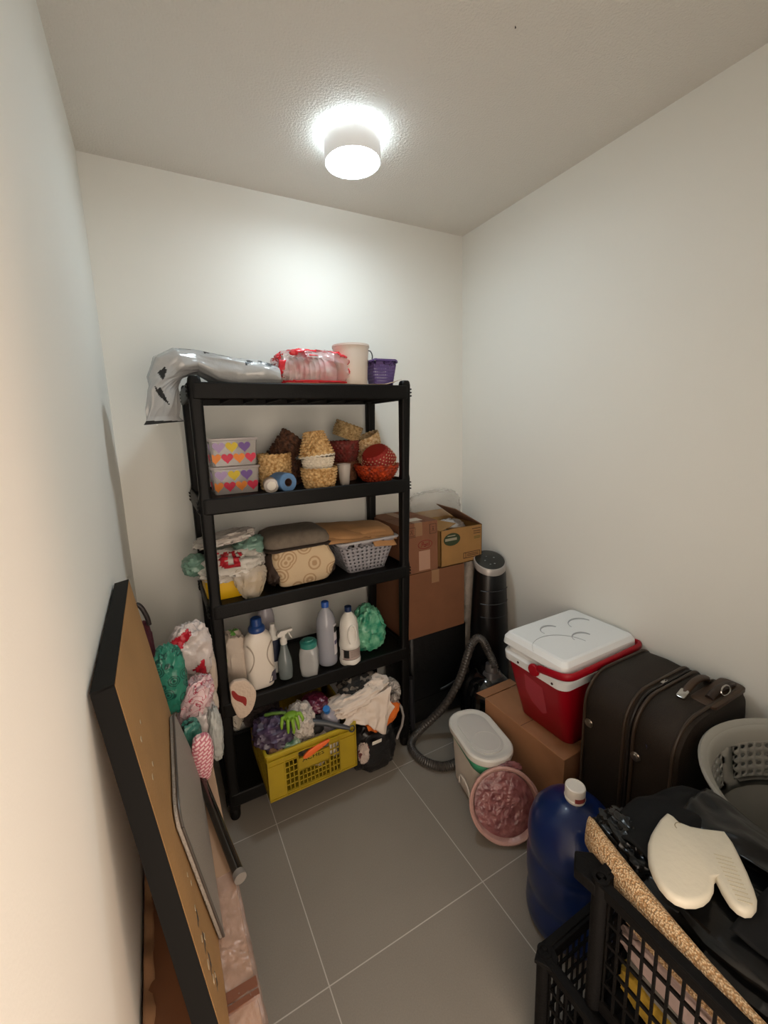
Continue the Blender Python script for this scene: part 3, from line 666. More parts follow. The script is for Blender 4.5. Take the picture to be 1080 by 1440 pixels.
# front wall: plain end panels, slots in the middle
W_ = X1-X0
def fw(x0, x1, z0, z1): g.box(x0, x1, Y0+.004, Y0+.008, z0, z1)
def slots(xa, xb, za, zb, nc, nr, t=.0034, rt=.005):
    for k in range(nc+1): x = xa+(xb-xa)*k/nc; fw(x-t/2, x+t/2, za, zb)
    for k in range(nr+1): z = za+(zb-za)*k/nr; fw(xa, xb, z-rt/2, z+rt/2)
xa, xb, xc, xd = X0+.073, X0+.130, X1-.130, X1-.080
fw(X0+.003, xa, Z0, Z1-.01); fw(xd, X1-.003, Z0, Z1-.01); fw(xa, xd, Z0, Z0+.016); fw(xa, xd, Z1-.034, Z1-.01)
fw(xa, xb, Z1-.062, Z1-.03); fw(xc, xd, Z1-.062, Z1-.03)
slots(xa, xb-.004, Z0+.016, Z1-.062, 3, 5); slots(xb, xc, Z0+.016, Z0+.088, 8, 3); slots(xc+.004, xd, Z0+.016, Z1-.062, 3, 5)
fw(xb, xc, Z0+.088, Z0+.147)
for xx in (xa-.003, xb-.003, xc, xd): g.box(xx, xx+.0035, Y0-.001, Y0+.008, Z0, Z1-.012)
for zz in (Z1-.036, Z1-.060): g.box(X0+.002, xb, Y0, Y0+.008, zz, zz+.003); g.box(xc, X1-.002, Y0, Y0+.008, zz, zz+.003)
g.box(X0+.001, X1-.001, Y0-.001, Y0+.008, Z0, Z0+.004); g.box(X0, X0+.004, Y0-.001, Y0+.02, Z0, Z1-.01); g.box(X1-.004, X1, Y0-.001, Y0+.02, Z0, Z1-.01)
g.box(xb, xc, Y0-.001, Y0+.008, Z0+.145, Z0+.149)
# back and side walls
for (ax, pos) in (('y', Y1-.008), ('x', X0), ('x', X1-.006)):
    lo, hi = (X0, X1) if ax == 'y' else (Y0, Y1)
    m_ = 16
    def bx(a, b_, z0, z1):
        if ax == 'y': g.box(a, b_, pos, pos+.005, z0, z1)
        else: g.box(pos+.001, pos+.005, a, b_, z0, z1)
    bx(lo, hi, Z0, Z0+.02); bx(lo, hi, Z1-.06, Z1-.01); bx(lo, lo+.03, Z0, Z1-.01); bx(hi-.03, hi, Z0, Z1-.01)
    for zz in (Z0+.06, Z0+.11): bx(lo, hi, zz, zz+.006)
    for k in range(m_): x = lo+.03+(hi-lo-.06)*k/(m_-1); bx(x-.004, x+.004, Z0, Z1-.02)
g.box(X0, X1, Y0, Y1, Z0, Z0+.006)
obj('body', g, M_yc, yc, smooth=False)
g = G(); S = []
for o, z in ((-.003, Z1-.014), (.005, Z1-.014), (.006, Z1-.010), (.006, Z1-.002), (.004, Z1), (-.004, Z1), (-.004, Z1-.014)): S.append([(x, y, z) for x, y in rrect(W_+2*o, Y1-Y0+2*o, .014, 5, (X0+X1)/2, (Y0+Y1)/2)])
g.loft(S, False, False)
for zz in (Z1-.034,): S = [[(x, y, z) for x, y in rrect(W_+2*o, Y1-Y0+2*o, .014, 5, (X0+X1)/2, (Y0+Y1)/2)] for o, z in ((.0, zz), (.004, zz+.001), (.004, zz+.004), (0, zz+.005))]; g.loft(S, False, False)
obj('rim', g, mat('yellow_crate_rim', '#a8921a', .45), yc)
text('moulded_lettering', 'ACHES', .024, T((X0+X1)/2-.002, Y0+.0034, Z0+.133) @ R(90, 'X') @ Matrix.Diagonal((1.35, 1, 1, 1)), mat('crate_letter_shade', '#2c2408', .8), yc)  # dark letter colour stands in for the shade inside the cut-out lettering
# contents
tag(obj('plastic_bag', G().blob((.335, 1.65, .375), (.088, .085, .075), 51, .15, 2.2, .85, 50, 34), film('purple_film', '#4d3d5a', .95, .4, 18, .6, col2='#33293d')), 'dark purple plastic bag bulging out of the left side of the yellow crate', 'plastic bag')
tag(obj('plastic_bag', G().blob((.455, 1.64, .385), (.055, .075, .075), 53, .16, 2.2, .8, 44, 30), film('white_net', '#c6bcb2', .9, .6, 120, .9)), 'white crinkled bag in the yellow crate right of the purple bag', 'plastic bag')
tag(obj('fabric_bundle', G().blob((.325, 1.59, .325), (.035, .035, .030), 54, .14, 2), mat('tan_stuff', '#93714d', .8, var=.2)), 'tan crumpled bundle at the left front corner of the yellow crate', 'bundle')
tag(obj('fabric_bundle', G().blob((.385, 1.585, .335), (.042, .034, .026), 55, .12, 2), film('green_white_film', '#3f6a4c', .95, .3, 20, .5, col2='#b6c8b0')), 'green and white package just behind the front rim of the yellow crate', 'package')
# green glove: palm and five fingers, one skin
gv = G(); gc = Vector((.400, 1.60, .452)); 
fing = [(-.030, .010, -.018, .052), (-.016, -.012, -.030, .056), (-.002, -.020, -.034, .054), (.013, -.016, -.028, .048), (.030, .004, -.016, .040)]
S = []
gv.blob(gc, (.032, .026, .014), 57, .05, 1.5, .9, 24, 16)
for dx, dy, dz, ln in fing:
    p0 = gc+Vector((dx*.6, dy*.3, 0)); p1 = gc+Vector((dx*1.25, dy-.012, .004)); p2 = gc+Vector((dx*1.5, dy-.024, dz)); p3 = gc+Vector((dx*1.5, dy-.022, dz-.018))
    pts = [p0, p0.lerp(p1, .5), p1, p1.lerp(p2, .5), p2, p3]; gv.tube(pts, .0085, 10, rf=lambda t: .0092-.003*t if t < .98 else .004)
tag(obj('rubber_glove', gv, mat('green_rubber', '#739a24', .5)), 'bright green rubber glove with limp fingers on top of the yellow crate', 'glove')
tag(obj('green_strap', G().tube([(.305, 1.66, .452), (.33, 1.645, .46), (.36, 1.63, .462), (.385, 1.62, .458)], .007, 8), mat('dark_green_rubber', '#4a6a1e', .6)), 'thin dark green strap trailing left of the green glove', 'strap')
# small bottle lying in the crate
sbt = thing('bottle', 'small clear bottle with a blue cap lying in the yellow crate', 'bottle', (.57, 1.60, .37))
Mb = T(.590, 1.635, .318) @ R(-16, 'Y') @ R(18, 'X')
g = G(); g.M = Mb; g.lathe([(.030, -.02), (.044, -.005), (.047, .02), (.045, .05), (.034, .075), (.018, .092), (.0135, .098), (.0135, .108)], 32); obj('body', g, film('bottle_clear_small', '#a09da8', .8, .12, 8, .05), sbt)
g = G(); g.M = Mb; g.lathe([(.014, .100), (.0155, .102), (.0155, .122), (.001, .123)], 22); obj('cap', g, mat('sky_blue_cap', '#2a70b8', .35), sbt)
# dark handle with ring
dh = thing('utensil_handle', 'dark grey handle with a ring end resting on the front rim of the yellow crate', 'handle', (.56, 1.55, .36))
g = G(); g.tube([(.478, 1.60, .392), (.51, 1.585, .389), (.55, 1.57, .378), (.59, 1.552, .362), (.625, 1.537, .350), (.636, 1.532, .346)], .011, 12, rf=lambda t: .016-.008*t); obj('grip', g, mat('dark_grey_plastic', '#33363a', .4), dh)
g = G(); g.M = T(.648, 1.530, .340) @ R(80, 'X'); g.tube([(.013*math.cos(t), .013*math.sin(t), 0) for t in [2*PI*k/24 for k in range(25)]], .003, 8); obj('ring', g, MATS['dark_grey_plastic'], dh)
tag(obj('plastic_bag', G().blob((.535, 1.69, .41), (.06, .06, .035), 59, .15, 2.1, .9), film('maroon_film', '#5e1d34', .95, .3, 20, .6)), 'maroon bag behind the small clear bottle in the yellow crate', 'plastic bag')
tag(obj('fabric_bundle', G().blob((.50, 1.63, .355), (.05, .05, .035), 60, .12, 2), M_blackdeep), 'black folded cloth beside the small clear bottle in the yellow crate', 'cloth')
# orange sponge/shovel hanging in the handle opening
g = G(); P_ = [(.420, .285), (.430, .298), (.450, .311), (.480, .320), (.515, .324), (.545, .327), (.549, .319), (.530, .308), (.500, .298), (.473, .288), (.452, .280), (.430, .277)]
inflate(g, P_, Y0-.004, .006); tag(obj('orange_scoop', g, mat('orange_plastic', '#e0662a', .45), sub=1), 'orange leaf-shaped plastic piece sticking out of the crate front slot', 'scoop')
# white cloth heap
def clothheap(name, c, h, seed, m, label, cat, amp=.2, freq=1.8, shape=None, pw=.85, **k):
    return tag(obj(name, G().blob(c, h, seed, amp, freq, pw, 70, 44, shape=shape, **k), m), label, cat)
clothheap('cloth', (.725, 1.64, .398), (.165, .075, .052), 61, mat('cloth_offwhite', '#cdbfb2', .9, bump=.3, bscale=60), 'off-white crumpled cloth heaped over the right side of the yellow crate', 'cloth', .16, 2.0, shape=lambda d: Vector((d.x, d.y, d.z*(1+.35*d.x)+.42*d.x)))
g = G()
def drape(u, v):
    x = .625+.235*u; z0 = .375+.075*u; z1 = .345-.04*u if u < .3 else (.333-.10*(u-.3)*1.6 if u < .85 else .244+.14*(u-.85)*6)
    z = z0+(z1-z0)*v; y = 1.585-.02*u-.035*math.sin(v*1.6)+.010*math.sin(u*26+v*3)*v+.008*noise.noise(Vector((u*9, v*5, 2)))
    return (x+.012*math.sin(v*5+u*8), y, z)
g.grid(drape, 60, 24); tag(obj('cloth', g, MATS['cloth_offwhite'], solid=.003), 'off-white cloth fold hanging from the heap in front of the orange cloth', 'cloth')
clothheap('cloth', (.845, 1.61, .285), (.085, .05, .05), 63, mat('orange_cloth', '#d2691e', .85, var=.1), 'orange cloth showing under the off-white cloth beside the yellow crate', 'cloth', .12, 2, shape=lambda d: Vector((d.x, d.y, d.z+.6*d.x)))
clothheap('cloth', (.76, 1.69, .43), (.10, .08, .045), 65, pattern('dark_print_cloth', '#6d655c', '#1b1a19', 22, .5, .9), 'dark patterned cloth behind the off-white heap under the fourth shelf', 'cloth')
clothheap('plastic_bag', (.905, 1.62, .385), (.035, .045, .055), 66, film('striped_film', '#bdb5ac', .9, .2, 60, .9, col2='#3c3836'), 'crackled silver and black wrapper beside the right post above the orange cloth', 'wrapper', .22, 2.5)
tag(obj('plastic_bag', G().blob((.80, 1.66, .125), (.115, .085, .125), 67, .10, 1.7, .62, 60, 44, flat=-.98), mat('black_nylon', '#131214', .35, bump=.6, bscale=22, spec=.6)), 'black nylon bag with a white label standing right of the yellow crate', 'bag')
g = G(); g.M = T(.79, 1.5725, .185) @ R(12, 'X'); g.box(-.025, .025, -.002, .001, -.010, .010); tag(obj('paper_label', g, M_tag, bevel=.001), 'small white sewn label on the black nylon bag', 'label')
clothheap('cloth', (.725, 1.585, .145), (.026, .02, .05), 68, pattern('pale_print', '#b6a69c', '#6e3a3a', 30, .6, .8), 'pale crumpled wrapper wedged between the yellow crate and the black nylon bag', 'wrapper', .2, 2.4)
tag(obj('white_strap', G().tube([(.925, 1.61, .33), (.945, 1.60, .29), (.955, 1.60, .24), (.945, 1.60, .19), (.925, 1.60, .155), (.915, 1.60, .13)], .006, 8), mat('pale_strap', '#8f8a86', .6)), 'pale curved strap hanging at the right side of the black nylon bag', 'strap')
tag(obj('plastic_bag', G().blob((.20, 1.74, .43), (.028, .03, .055), 69, .12, 1.8, .9, shape=lambda d: Vector((d.x*(1+.4*d.z), d.y, d.z))), M_cf), 'clear empty bag hanging below the fourth shelf beside the left post', 'plastic bag')
clothheap('fabric_bundle', (.30, 1.80, .40), (.09, .07, .055), 70, mat('dark_brown_cloth', '#2c2220', .9, var=.2), 'dark brown bundle in the back of the yellow crate', 'bundle')
clothheap('fabric_bundle', (.535, 1.70, .24), (.11, .13, .09), 71, mat('grey_mixed_cloth', '#b3aaa0', .9, var=.3), 'pale cloth bundle seen through the slots of the yellow crate', 'bundle')

# ------------------------------------------------------------------ stacked boxes right of the rack
def carton(name, label, a, m=M_card, tape=True, bev=.003, rz=0):
    x0, x1, y0, y1, z0, z1 = a
    t = thing(name, label, 'box', ((x0+x1)/2, (y0+y1)/2, z0))
    g = G(); g.box(*a); g.mi = 1
    if tape: g.box((x0+x1)/2-.024, (x0+x1)/2+.024, y0-.0006, y1, z1-.0004, z1+.0006); g.box((x0+x1)/2-.024, (x0+x1)/2+.024, y0-.0008, y0, z1-.07, z1)
    obj('body', g, [m, mat('tape', '#8d6a4c', .4)], t, bevel=bev)
    g = G(); g.box(x0+.002, x1-.002, (y0+y1)/2-.0012, (y0+y1)/2+.0012, z1-.0005, z1+.0009); obj('flap_seam', g, M_cardin, t)
    return t
cs = thing('storage_case', 'black upright case on the floor under the large carton', 'case', (1.30, 1.915, 0))
g = G(); rbox(g, .395, .30, .012, .530, .03, 0, .012, 1.30, 1.915); obj('body', g, mat('case_black', '#060607', .45, bump=.3, bscale=25), cs)
for x in (1.14, 1.46):
    for y in (1.80, 2.03): g = G(); g.lathe([(.012, 0), (.016, .003), (.016, .014)], 14, (x, y, 0)); obj('foot', g, M_black, cs)
g = G(); g.tube([(1.30, 1.762, .17), (1.33, 1.752, .182), (1.38, 1.750, .195), (1.43, 1.752, .205), (1.46, 1.762, .215)], .006, 8); obj('handle', g, mat('handle_dark', '#2b2b2d', .3), cs)
g = G(); S = [[(x, y, z) for x, y in rrect(.397, .302, .03, 6, 1.30, 1.915)] for z in (.150, .156)]; S = [S[0], [(1.30+(x-1.30)*1.006, 1.915+(y-1.915)*1.008, .153) for x, y, z in S[0]], S[1]]; g.loft(S, False, False); obj('seam', g, M_black, cs)
carton('cardboard_box', 'large plain brown carton on the black case, under two smaller boxes', (1.070, 1.462, 1.752, 2.075, .532, .888), mat('cardboard_dull', '#744b31', .85, var=.06, vscale=9))
ca = carton('cardboard_box', 'reddish brown closed carton with a red oval print, stacked beside the right rack post', (1.045, 1.284, 1.755, 2.06, .890, 1.157), M_cardred)
M_pr = mat('print_red', '#7c2420', .8); M_pd = mat('print_brown', '#452818', .8); M_pg = mat('print_green', '#2c3a20', .8); M_pw = mat('print_pale', '#8f8b78', .8)
def strokes(segs, y, m, parent, name, w=.002):
    g = G()
    for pth in segs:
        for (x0, z0), (x1, z1) in zip(pth, pth[1:]):
            d_ = Vector((x1-x0, 0, z1-z0)); n_ = Vector((-d_.z, 0, d_.x)).normalized()*w/2; e_ = d_.normalized()*w*.3
            A = Vector((x0, y, z0))-e_; B = Vector((x1, y, z1))+e_; o_ = Vector((0, -.0006, 0))
            g.loft([[A-n_, A+n_, B+n_, B-n_], [A-n_+o_, A+n_+o_, B+n_+o_, B-n_+o_]])
    return obj(name, g, m, parent, smooth=False)
ell = lambda cx, cz, a, b_, n=28, t0=0, t1=2*PI: [(cx+a*math.cos(t0+(t1-t0)*k/n), cz+b_*math.sin(t0+(t1-t0)*k/n)) for k in range(n+1)]
strokes([ell(1.205, 1.037, .044, .022), [(1.182, 1.025), (1.186, 1.048), (1.194, 1.05), (1.196, 1.040), (1.187, 1.037)], ell(1.203, 1.032, .006, .007, 10), [(1.213, 1.027), (1.213, 1.040), (1.221, 1.040), (1.222, 1.027)], [(1.23, 1.027), (1.23, 1.05)]], 1.7548, M_pr, ca, 'oval_logo', .0035)
strokes([[(1.10, 1.135), (1.145, 1.135), (1.145, 1.085), (1.10, 1.085), (1.10, 1.135)], [(1.115, 1.12), (1.13, 1.12)], [(1.1, 1.092), (1.145, 1.092)], [(1.115, 1.1), (1.122, 1.115), (1.13, 1.1)], [(1.235, 1.14), (1.275, 1.14), (1.275, 1.09), (1.235, 1.09), (1.235, 1.14)], [(1.25, 1.125), (1.262, 1.125)], [(1.25, 1.10), (1.256, 1.12), (1.262, 1.10)]], 1.7548, M_pd, ca, 'handling_marks', .0025)
g = G(); g.box(1.165, 1.235, 1.754, 1.7552, .900, 1.005); obj('paler_panel', g, mat('card_pale', '#a98470', .8), ca, smooth=False)
g = G(); g.box(1.13, 1.22, 1.80, 1.86, 1.157, 1.1582); obj('shipping_label', g, M_tag, ca, smooth=False)
g = G(); g.box(1.0440, 1.0452, 1.90, 1.97, 1.08, 1.125); obj('side_label', g, M_tag, ca, smooth=False)
# open box with green oval
cb = thing('cardboard_box', 'open brown box with a green oval print and raised flaps, right of the reddish carton', 'box', (1.45, 1.88, .89))
x0, x1, y0, y1, z0, z1 = 1.305, 1.590, 1.755, 1.99, .890, 1.090; M_cy = mat('cardboard_yellowish', '#96703f', .85, var=.06)
g = G()
for a in ((x0, x1, y0, y0+.004, z0, z1), (x0, x1, y1-.004, y1, z0, z1), (x0, x0+.004, y0, y1, z0, z1), (x1-.004, x1, y0, y1, z0, z1), (x0, x1, y0, y1, z0, z0+.004)): g.box(*a)
obj('body', g, M_cy, cb, smooth=False)
def flapg(p, th=.003): g = G(); g.grid(lambda u, v: (Vector(p[0]).lerp(Vector(p[1]), u)).lerp(Vector(p[3]).lerp(Vector(p[2]), u), v), 2, 2); return g
obj('flap', flapg([(x1, y0, z1), (x1, y1, z1), (x1-.13, y1+.01, z1+.095), (x1-.155, y0+.035, z1+.10)]), M_cardin, cb, solid=.004, smooth=False)
obj('flap', flapg([(x0, y0, z1), (x0, y1, z1), (x0+.10, y1-.01, z1+.015), (x0+.125, y0+.03, z1+.022)]), M_cy, cb, solid=.003, smooth=False)
obj('flap', flapg([(x0+.06, y0+.004, z1), (x1-.006, y0+.004, z1), (x1-.04, y0+.11, z1-.03), (x0+.12, y0+.12, z1-.02)]), M_cy, cb, solid=.003, smooth=False)
obj('flap', flapg([(x0, y1, z1), (x1, y1, z1), (x1-.02, y1+.06, z1+.05), (x0+.02, y1+.06, z1+.05)]), M_cy, cb, solid=.003, smooth=False)
g = G(); Ec = [(x-.0, z) for x, z in ell(1.380, 1.036, .056, .035)]; g.loft([[(x, y0-.0002, z) for x, z in Ec[:-1]], [(x, y0-.001, z) for x, z in Ec[:-1]]]); gov = obj('green_oval', g, M_pg, cb, smooth=False)
g = G(); g.box(1.334, 1.412, y0-.0016, y0-.001, 1.030, 1.044); g.box(1.350, 1.402, y0-.0016, y0-.001, 1.054, 1.059); obj('oval_lettering', g, M_pw, gov, smooth=False)
strokes([[(1.46, .945), (1.575, .945), (1.575, .915), (1.46, .915), (1.46, .945)], [(1.475, .945), (1.475, .915)], [(1.485, .935), (1.565, .935)], [(1.485, .926), (1.565, .926)], [(1.53, 1.060), (1.578, 1.060)], [(1.53, 1.048), (1.578, 1.048)], [(1.52, 1.075), (1.578, 1.075)]], y0, M_pd, cb, 'printed_marks', .004)
strokes([[(1.535, 1.028), (1.578, 1.028)], [(1.535, 1.020), (1.578, 1.020)]], y0, mat('print_olive', '#5a5320', .8), cb, 'olive_marks', .004)
tag(obj('plastic_bag', G().blob((1.47, 1.89, 1.055), (.085, .07, .055), 73, .16, 2, .8), film('foil_clear', '#cfcac4', .75, .15, 30, .9)), 'shiny clear bag sticking out of the open box with the green oval', 'plastic bag')
tag(obj('plastic_bag', G().blob((1.47, 2.045, 1.10), (.19, .038, .155), 75, .10, 1.8, .55, 60, 44), film('clear_sheet', '#ddd8d0', .30, .12, 18, 1.0)), 'large clear plastic bag against the back wall behind the open box', 'plastic bag')
# silvery tube and tower fan
g = G(); g.tube([(1.612, 1.872, .004+.0965*k*.25) for k in range(37)], .05, 24, rf=lambda t: .043+.003*math.sin(t*60))
tag(obj('bubble_wrap_roll', g, mat('bubble_film', '#cfc5bb', .3, bump=.7, bscale=60, var=.12, vscale=15)), 'tall silvery wrapped roll standing between the carton stack and the tower fan', 'roll')
tf = thing('tower_fan', 'black tower fan with a round control top, standing near the right wall', 'fan', (1.60, 1.70, 0))
FX, FY = 1.600, 1.700
g = G(); S = []
for z, r in ((.03, .10), (.05, .118), (.25, .118), (.55, .108), (.80, .094), (.862, .090)):
    S.append([(FX+r*math.cos(2*PI*k/44), FY+.88*r*math.sin(2*PI*k/44), z+(.0 if z < .85 else .03*math.sin(2*PI*k/44+.25))) for k in range(44)])
g.loft(S); obj('body', g, mat('fan_black', '#070708', .3), tf)
g = G(); S = []
tl = lambda k, r, z: (FX+r*math.cos(2*PI*k/44), FY+.9*r*math.sin(2*PI*k/44), z+.36*r*math.sin(2*PI*k/44+.35))
for r, z in ((.090, .862), (.0915, .864), (.0925, .893), (.0905, .897), (.084, .8975)): S.append([tl(k, r, z) for k in range(44)])
g.loft(S, False, False); obj('silver_collar', g, mat('silver_plastic', '#a5a09c', .35, metal=.3), tf)
g = G(); g.loft([[tl(k, .0845, .8968) for k in range(44)], [tl(k, .080, .8985) for k in range(44)], [tl(k, .001, .8985) for k in range(44)]], False, True); cpn = obj('control_panel', g, mat('panel_dark', '#1d211f', .25), tf)
for ax, ay in ((0, .03), (-.03, .005), (.032, .003), (-.025, -.032), (.0, -.038), (0, .058)):
    k0 = .8992+.36*ay*.94+.36*ax*.34; w_ = .012 if ay > .05 else .004
    g = G(); g.box(FX+ax-w_, FX+ax+w_, FY+ay-.003, FY+ay+.003, k0-.002, k0+.0006); obj('button', g, mat('button_grey', '#8a8d8c', .5), cpn, smooth=False)
for k in range(9):
    z = .745-.075*k; r = .101+.012*(k/8)
    P_ = [(FX+r*math.cos(t), FY+.88*r*math.sin(t), z) for t in [PI*1.12+PI*.62*q/14 for q in range(15)]]
    g = G(); g.tube(P_, .0022, 6); obj('grille_bar', g, mat('fan_bar', '#303236', .35), tf)
g = G(); g.lathe([(.118, 0), (.122, .006), (.119, .018), (.10, .03)], 40, (FX-.02, FY, 0)); obj('base', g, M_black, tf)

# vacuum cleaner with hose, on the floor
vc = thing('vacuum_cleaner', 'black canister vacuum cleaner with a looping grey hose, behind the white bin', 'vacuum cleaner', (1.42, 1.52, 0))
g = G(); S = []
for z, w_, d_, cx_ in ((.015, .22, .22, 1.42), (.03, .25, .245, 1.42), (.17, .26, .25, 1.42), (.27, .24, .24, 1.425), (.33, .19, .20, 1.425), (.362, .13, .14, 1.425), (.368, .09, .10, 1.425)):
    S.append([(x, y, z) for x, y in rrect(w_, d_, w_*.42, 8, cx_, 1.52)])
g.loft(S); obj('body', g, mat('glossy_black', '#0b0b0d', .12, coat=.6), vc)
g = G(); g.M = T(1.43, 1.49, .352) @ R(-10, 'X'); rbox(g, .095, .075, 0, .035, .02, -.012, .006); g.lathe([(.032, .03), (.034, .034), (.030, .055), (.026, .075)], 24, (0, 0, 0)); obj('hose_collar', g, mat('grey_collar', '#4d4a4a', .4), vc)
for sx_ in (-1, 1):
    g = G(); g.M = T(1.42+sx_*.115, 1.565, .045) @ R(90, 'Y'); g.lathe([(.043, -.012), (.045, -.008), (.045, .008), (.043, .012)], 24); obj('wheel', g, M_black, vc)
hp = [(1.43, 1.475, .41), (1.437, 1.50, .44), (1.448, 1.545, .47), (1.425, 1.56, .525), (1.39, 1.565, .545), (1.355, 1.565, .52), (1.325, 1.565, .46), (1.30, 1.57, .38), (1.265, 1.585, .29), (1.22, 1.61, .20), (1.165, 1.645, .12), (1.105, 1.67, .06), (1.05, 1.665, .03), (1.015, 1.63, .024), (1.005, 1.575, .024), (1.015, 1.52, .024), (1.045, 1.47, .024), (1.085, 1.44, .024), (1.14, 1.43, .024), (1.2, 1.445, .024), (1.26, 1.46, .024)]
def smoothpath(P_, n=8):
    P_ = [Vector(p) for p in P_]; out = []
    for i in range(len(P_)-1):
        a, b_, c, d_ = P_[max(i-1, 0)], P_[i], P_[i+1], P_[min(i+2, len(P_)-1)]
        for k in range(n):
            t = k/n; out.append(.5*((2*b_)+(c-a)*t+(2*a-5*b_+4*c-d_)*t*t+(3*b_-a-3*c+d_)*t**3))
    out.append(P_[-1]); return out
sp_ = smoothpath(hp, 22); N_ = len(sp_)
g = G(); g.tube(sp_, .02, 14, rf=lambda t: .0205+.0013*math.sin(t*N_*PI*.5*1.0)); obj('hose', g, mat('grey_hose', '#3c3834', .35), vc)
# black pipes next to the rack foot
tag(obj('vacuum_pipe', G().tube([(1.085, 1.725, .004), (1.085, 1.728, .2), (1.085, 1.73, .33)], .016, 16), mat('pipe_black', '#232326', .3)), 'short black tube standing upright between the rack post and the black case', 'pipe')

# ------------------------------------------------------------------ white bin with green liner
BX, BY, BR = 1.152, 1.275, -11.5
bn = thing('waste_bin', 'white plastic bin with a flat oval lid and green liner, beside the brown carton', 'bin', (BX, BY, 0))
MB_ = T(BX, BY, 0) @ R(BR, 'Z')
M_bin = mat('bin_cream', '#e2dacf', .4)
g = G(); g.M = MB_; S = []
for z, w_, d_, r in ((.0, .125, .235, .03), (.006, .135, .245, .035), (.05, .14, .25, .04), (.15, .155, .265, .05), (.275, .18, .295, .075)): S.append([(x, y, z) for x, y in rrect(w_, d_, r, 8)])
g.loft(S); obj('body', g, M_bin, bn)
g = G(); g.M = MB_; S = []
for z, w_, d_ in ((.262, .184, .300), (.245, .186, .300), (.262, .186, .302)): S.append([(x, y, z-.035*max(0, -y-.05)/.1*(z < .25)-(.02*(x > .0)*(z < .25))) for x, y in rrect(w_, d_, .076, 8)])
g.loft(S[:2], False, False); obj('liner', g, mat('green_liner', '#3d9c74', .5), bn, solid=.002)
g = G(); g.M = MB_; S = []
for z, o, in ((.258, .004), (.262, .010), (.272, .013), (.288, .012), (.294, .006), (.295, -.008), (.291, -.014), (.290, -.03)): S.append([(x, y, z) for x, y in rrect(.184+2*o, .302+2*o, .08+o, 10)])
g.loft(S, False, True); obj('lid', g, mat('bin_lid', '#d7d5ce', .35), bn)
g = G(); g.M = MB_; S = []
for z, o in ((.290, 0), (.294, .001), (.295, -.004), (.2945, -.02)): S.append([(x, y, z) for x, y in rrect(.138+2*o, .245+2*o, .062+o, 10)])
g.loft(S, False, True); lpn = obj('lid_panel', g, mat('bin_panel', '#c9c7c2', .4), bn)
g = G(); g.M = MB_ @ T(.002, -.055, .2945); g.tube([(.057*math.cos(t), .057*math.sin(t), 0) for t in [2*PI*k/40 for k in range(41)]], .0012, 6); obj('lid_ring', g, MATS['bin_lid'], lpn)
g = G(); g.M = MB_; P_ = [(-.078, -.06, .015), (-.081, -.055, .06), (-.082, -.03, .085), (-.082, .0, .09), (-.081, .03, .075), (-.079, .04, .03)]; g.tube(smoothpath(P_, 5), .004, 8); obj('side_arch', g, M_bin, bn)

# pink wrapped round pan leaning on the bin
pk = thing('round_pan', 'round shallow pan wrapped in crinkled pink plastic, leaning on the front of the white bin', 'pan', (1.08, 1.06, 0))
nz = Vector((-.46, -.80, .34)).normalized(); qr = nz.to_track_quat('Z', 'Y').to_matrix().to_4x4()
MP = T(1.094, 1.060, .143) @ qr
g = G(); g.M = MP; g.lathe([(.100, -.045), (.125, -.04), (.138, -.012), (.1415, .0), (.142, .008), (.136, .012), (.128, .008), (.119, -.012), (.118, -.018)], 56, caps=False, fn=lambda r, z, a, i: (r*(1+.01*noise.noise(Vector((math.cos(a)*4, math.sin(a)*4, i*.4)))), z)); g.lathe([(.12, -.02), (.001, -.02)], 56, caps=False); g.lathe([(.100, -.045), (.001, -.045)], 56, caps=False); obj('pan_body', g, mat('pink_rim', '#bb9289', .3, bump=.6, bscale=40), pk)
g = G(); g.M = MP
def wrap(u, v):
    a = 2*PI*u; r = .1195*v; h = 0; q = Vector((r*math.cos(a)*16, r*math.sin(a)*16, 5)); am = 1
    for o in range(4): h += am*(1-2.2*abs(noise.noise(q))); q = q*2.1; am *= .55
    return (r*math.cos(a), r*math.sin(a), -.006+.0075*h*(1-v**4))
g.grid(wrap, 90, 34); obj('crinkled_wrap', g, film('pink_wrap', '#9a6463', .93, .22, 50, .7, col2='#774347'), pk)
g = G(); g.M = MP; g.blob((.03, .13, -.02), (.05, .02, .02), 77, .2, 2.4, .9); obj('wrap_knot', g, MATS['pink_wrap'], pk)

# ------------------------------------------------------------------ carton, cooler, suitcase
cc = carton('cardboard_box', 'brown carton on the floor under the red cooler', (1.284, 1.722, .945, 1.385, 0, .349), M_card, False)
g = G(); g.loft([[(1.284, 1.385, .350), (1.50, 1.385, .350), (1.50, 1.44, .345), (1.27, 1.43, .352)], [(1.284, 1.385, .353), (1.50, 1.385, .353), (1.50, 1.44, .348), (1.27, 1.43, .355)]]); obj('flap', g, M_card, cc, smooth=False)
cl = thing('cooler', 'red cooler with white lid and red handle, on the brown floor carton', 'cooler', (1.50, 1.08, .351))
M_rc = mat('cooler_red', '#96061a', .4, spec=.3); M_wl = mat('cooler_white', '#e6eaec', .38)
def csec(z, x0, x1, y0, y1, r): return [(x, y, z) for x, y in rrect(x1-x0, y1-y0, r, 7, (x0+x1)/2, (y0+y1)/2)]
g = G(); g.loft([csec(.352, 1.362, 1.672, .982, 1.225, .03), csec(.360, 1.352, 1.680, .976, 1.232, .035), csec(.50, 1.315, 1.695, .966, 1.245, .035), csec(.635, 1.280, 1.708, .958, 1.255, .035)]); obj('body', g, M_rc, cl)
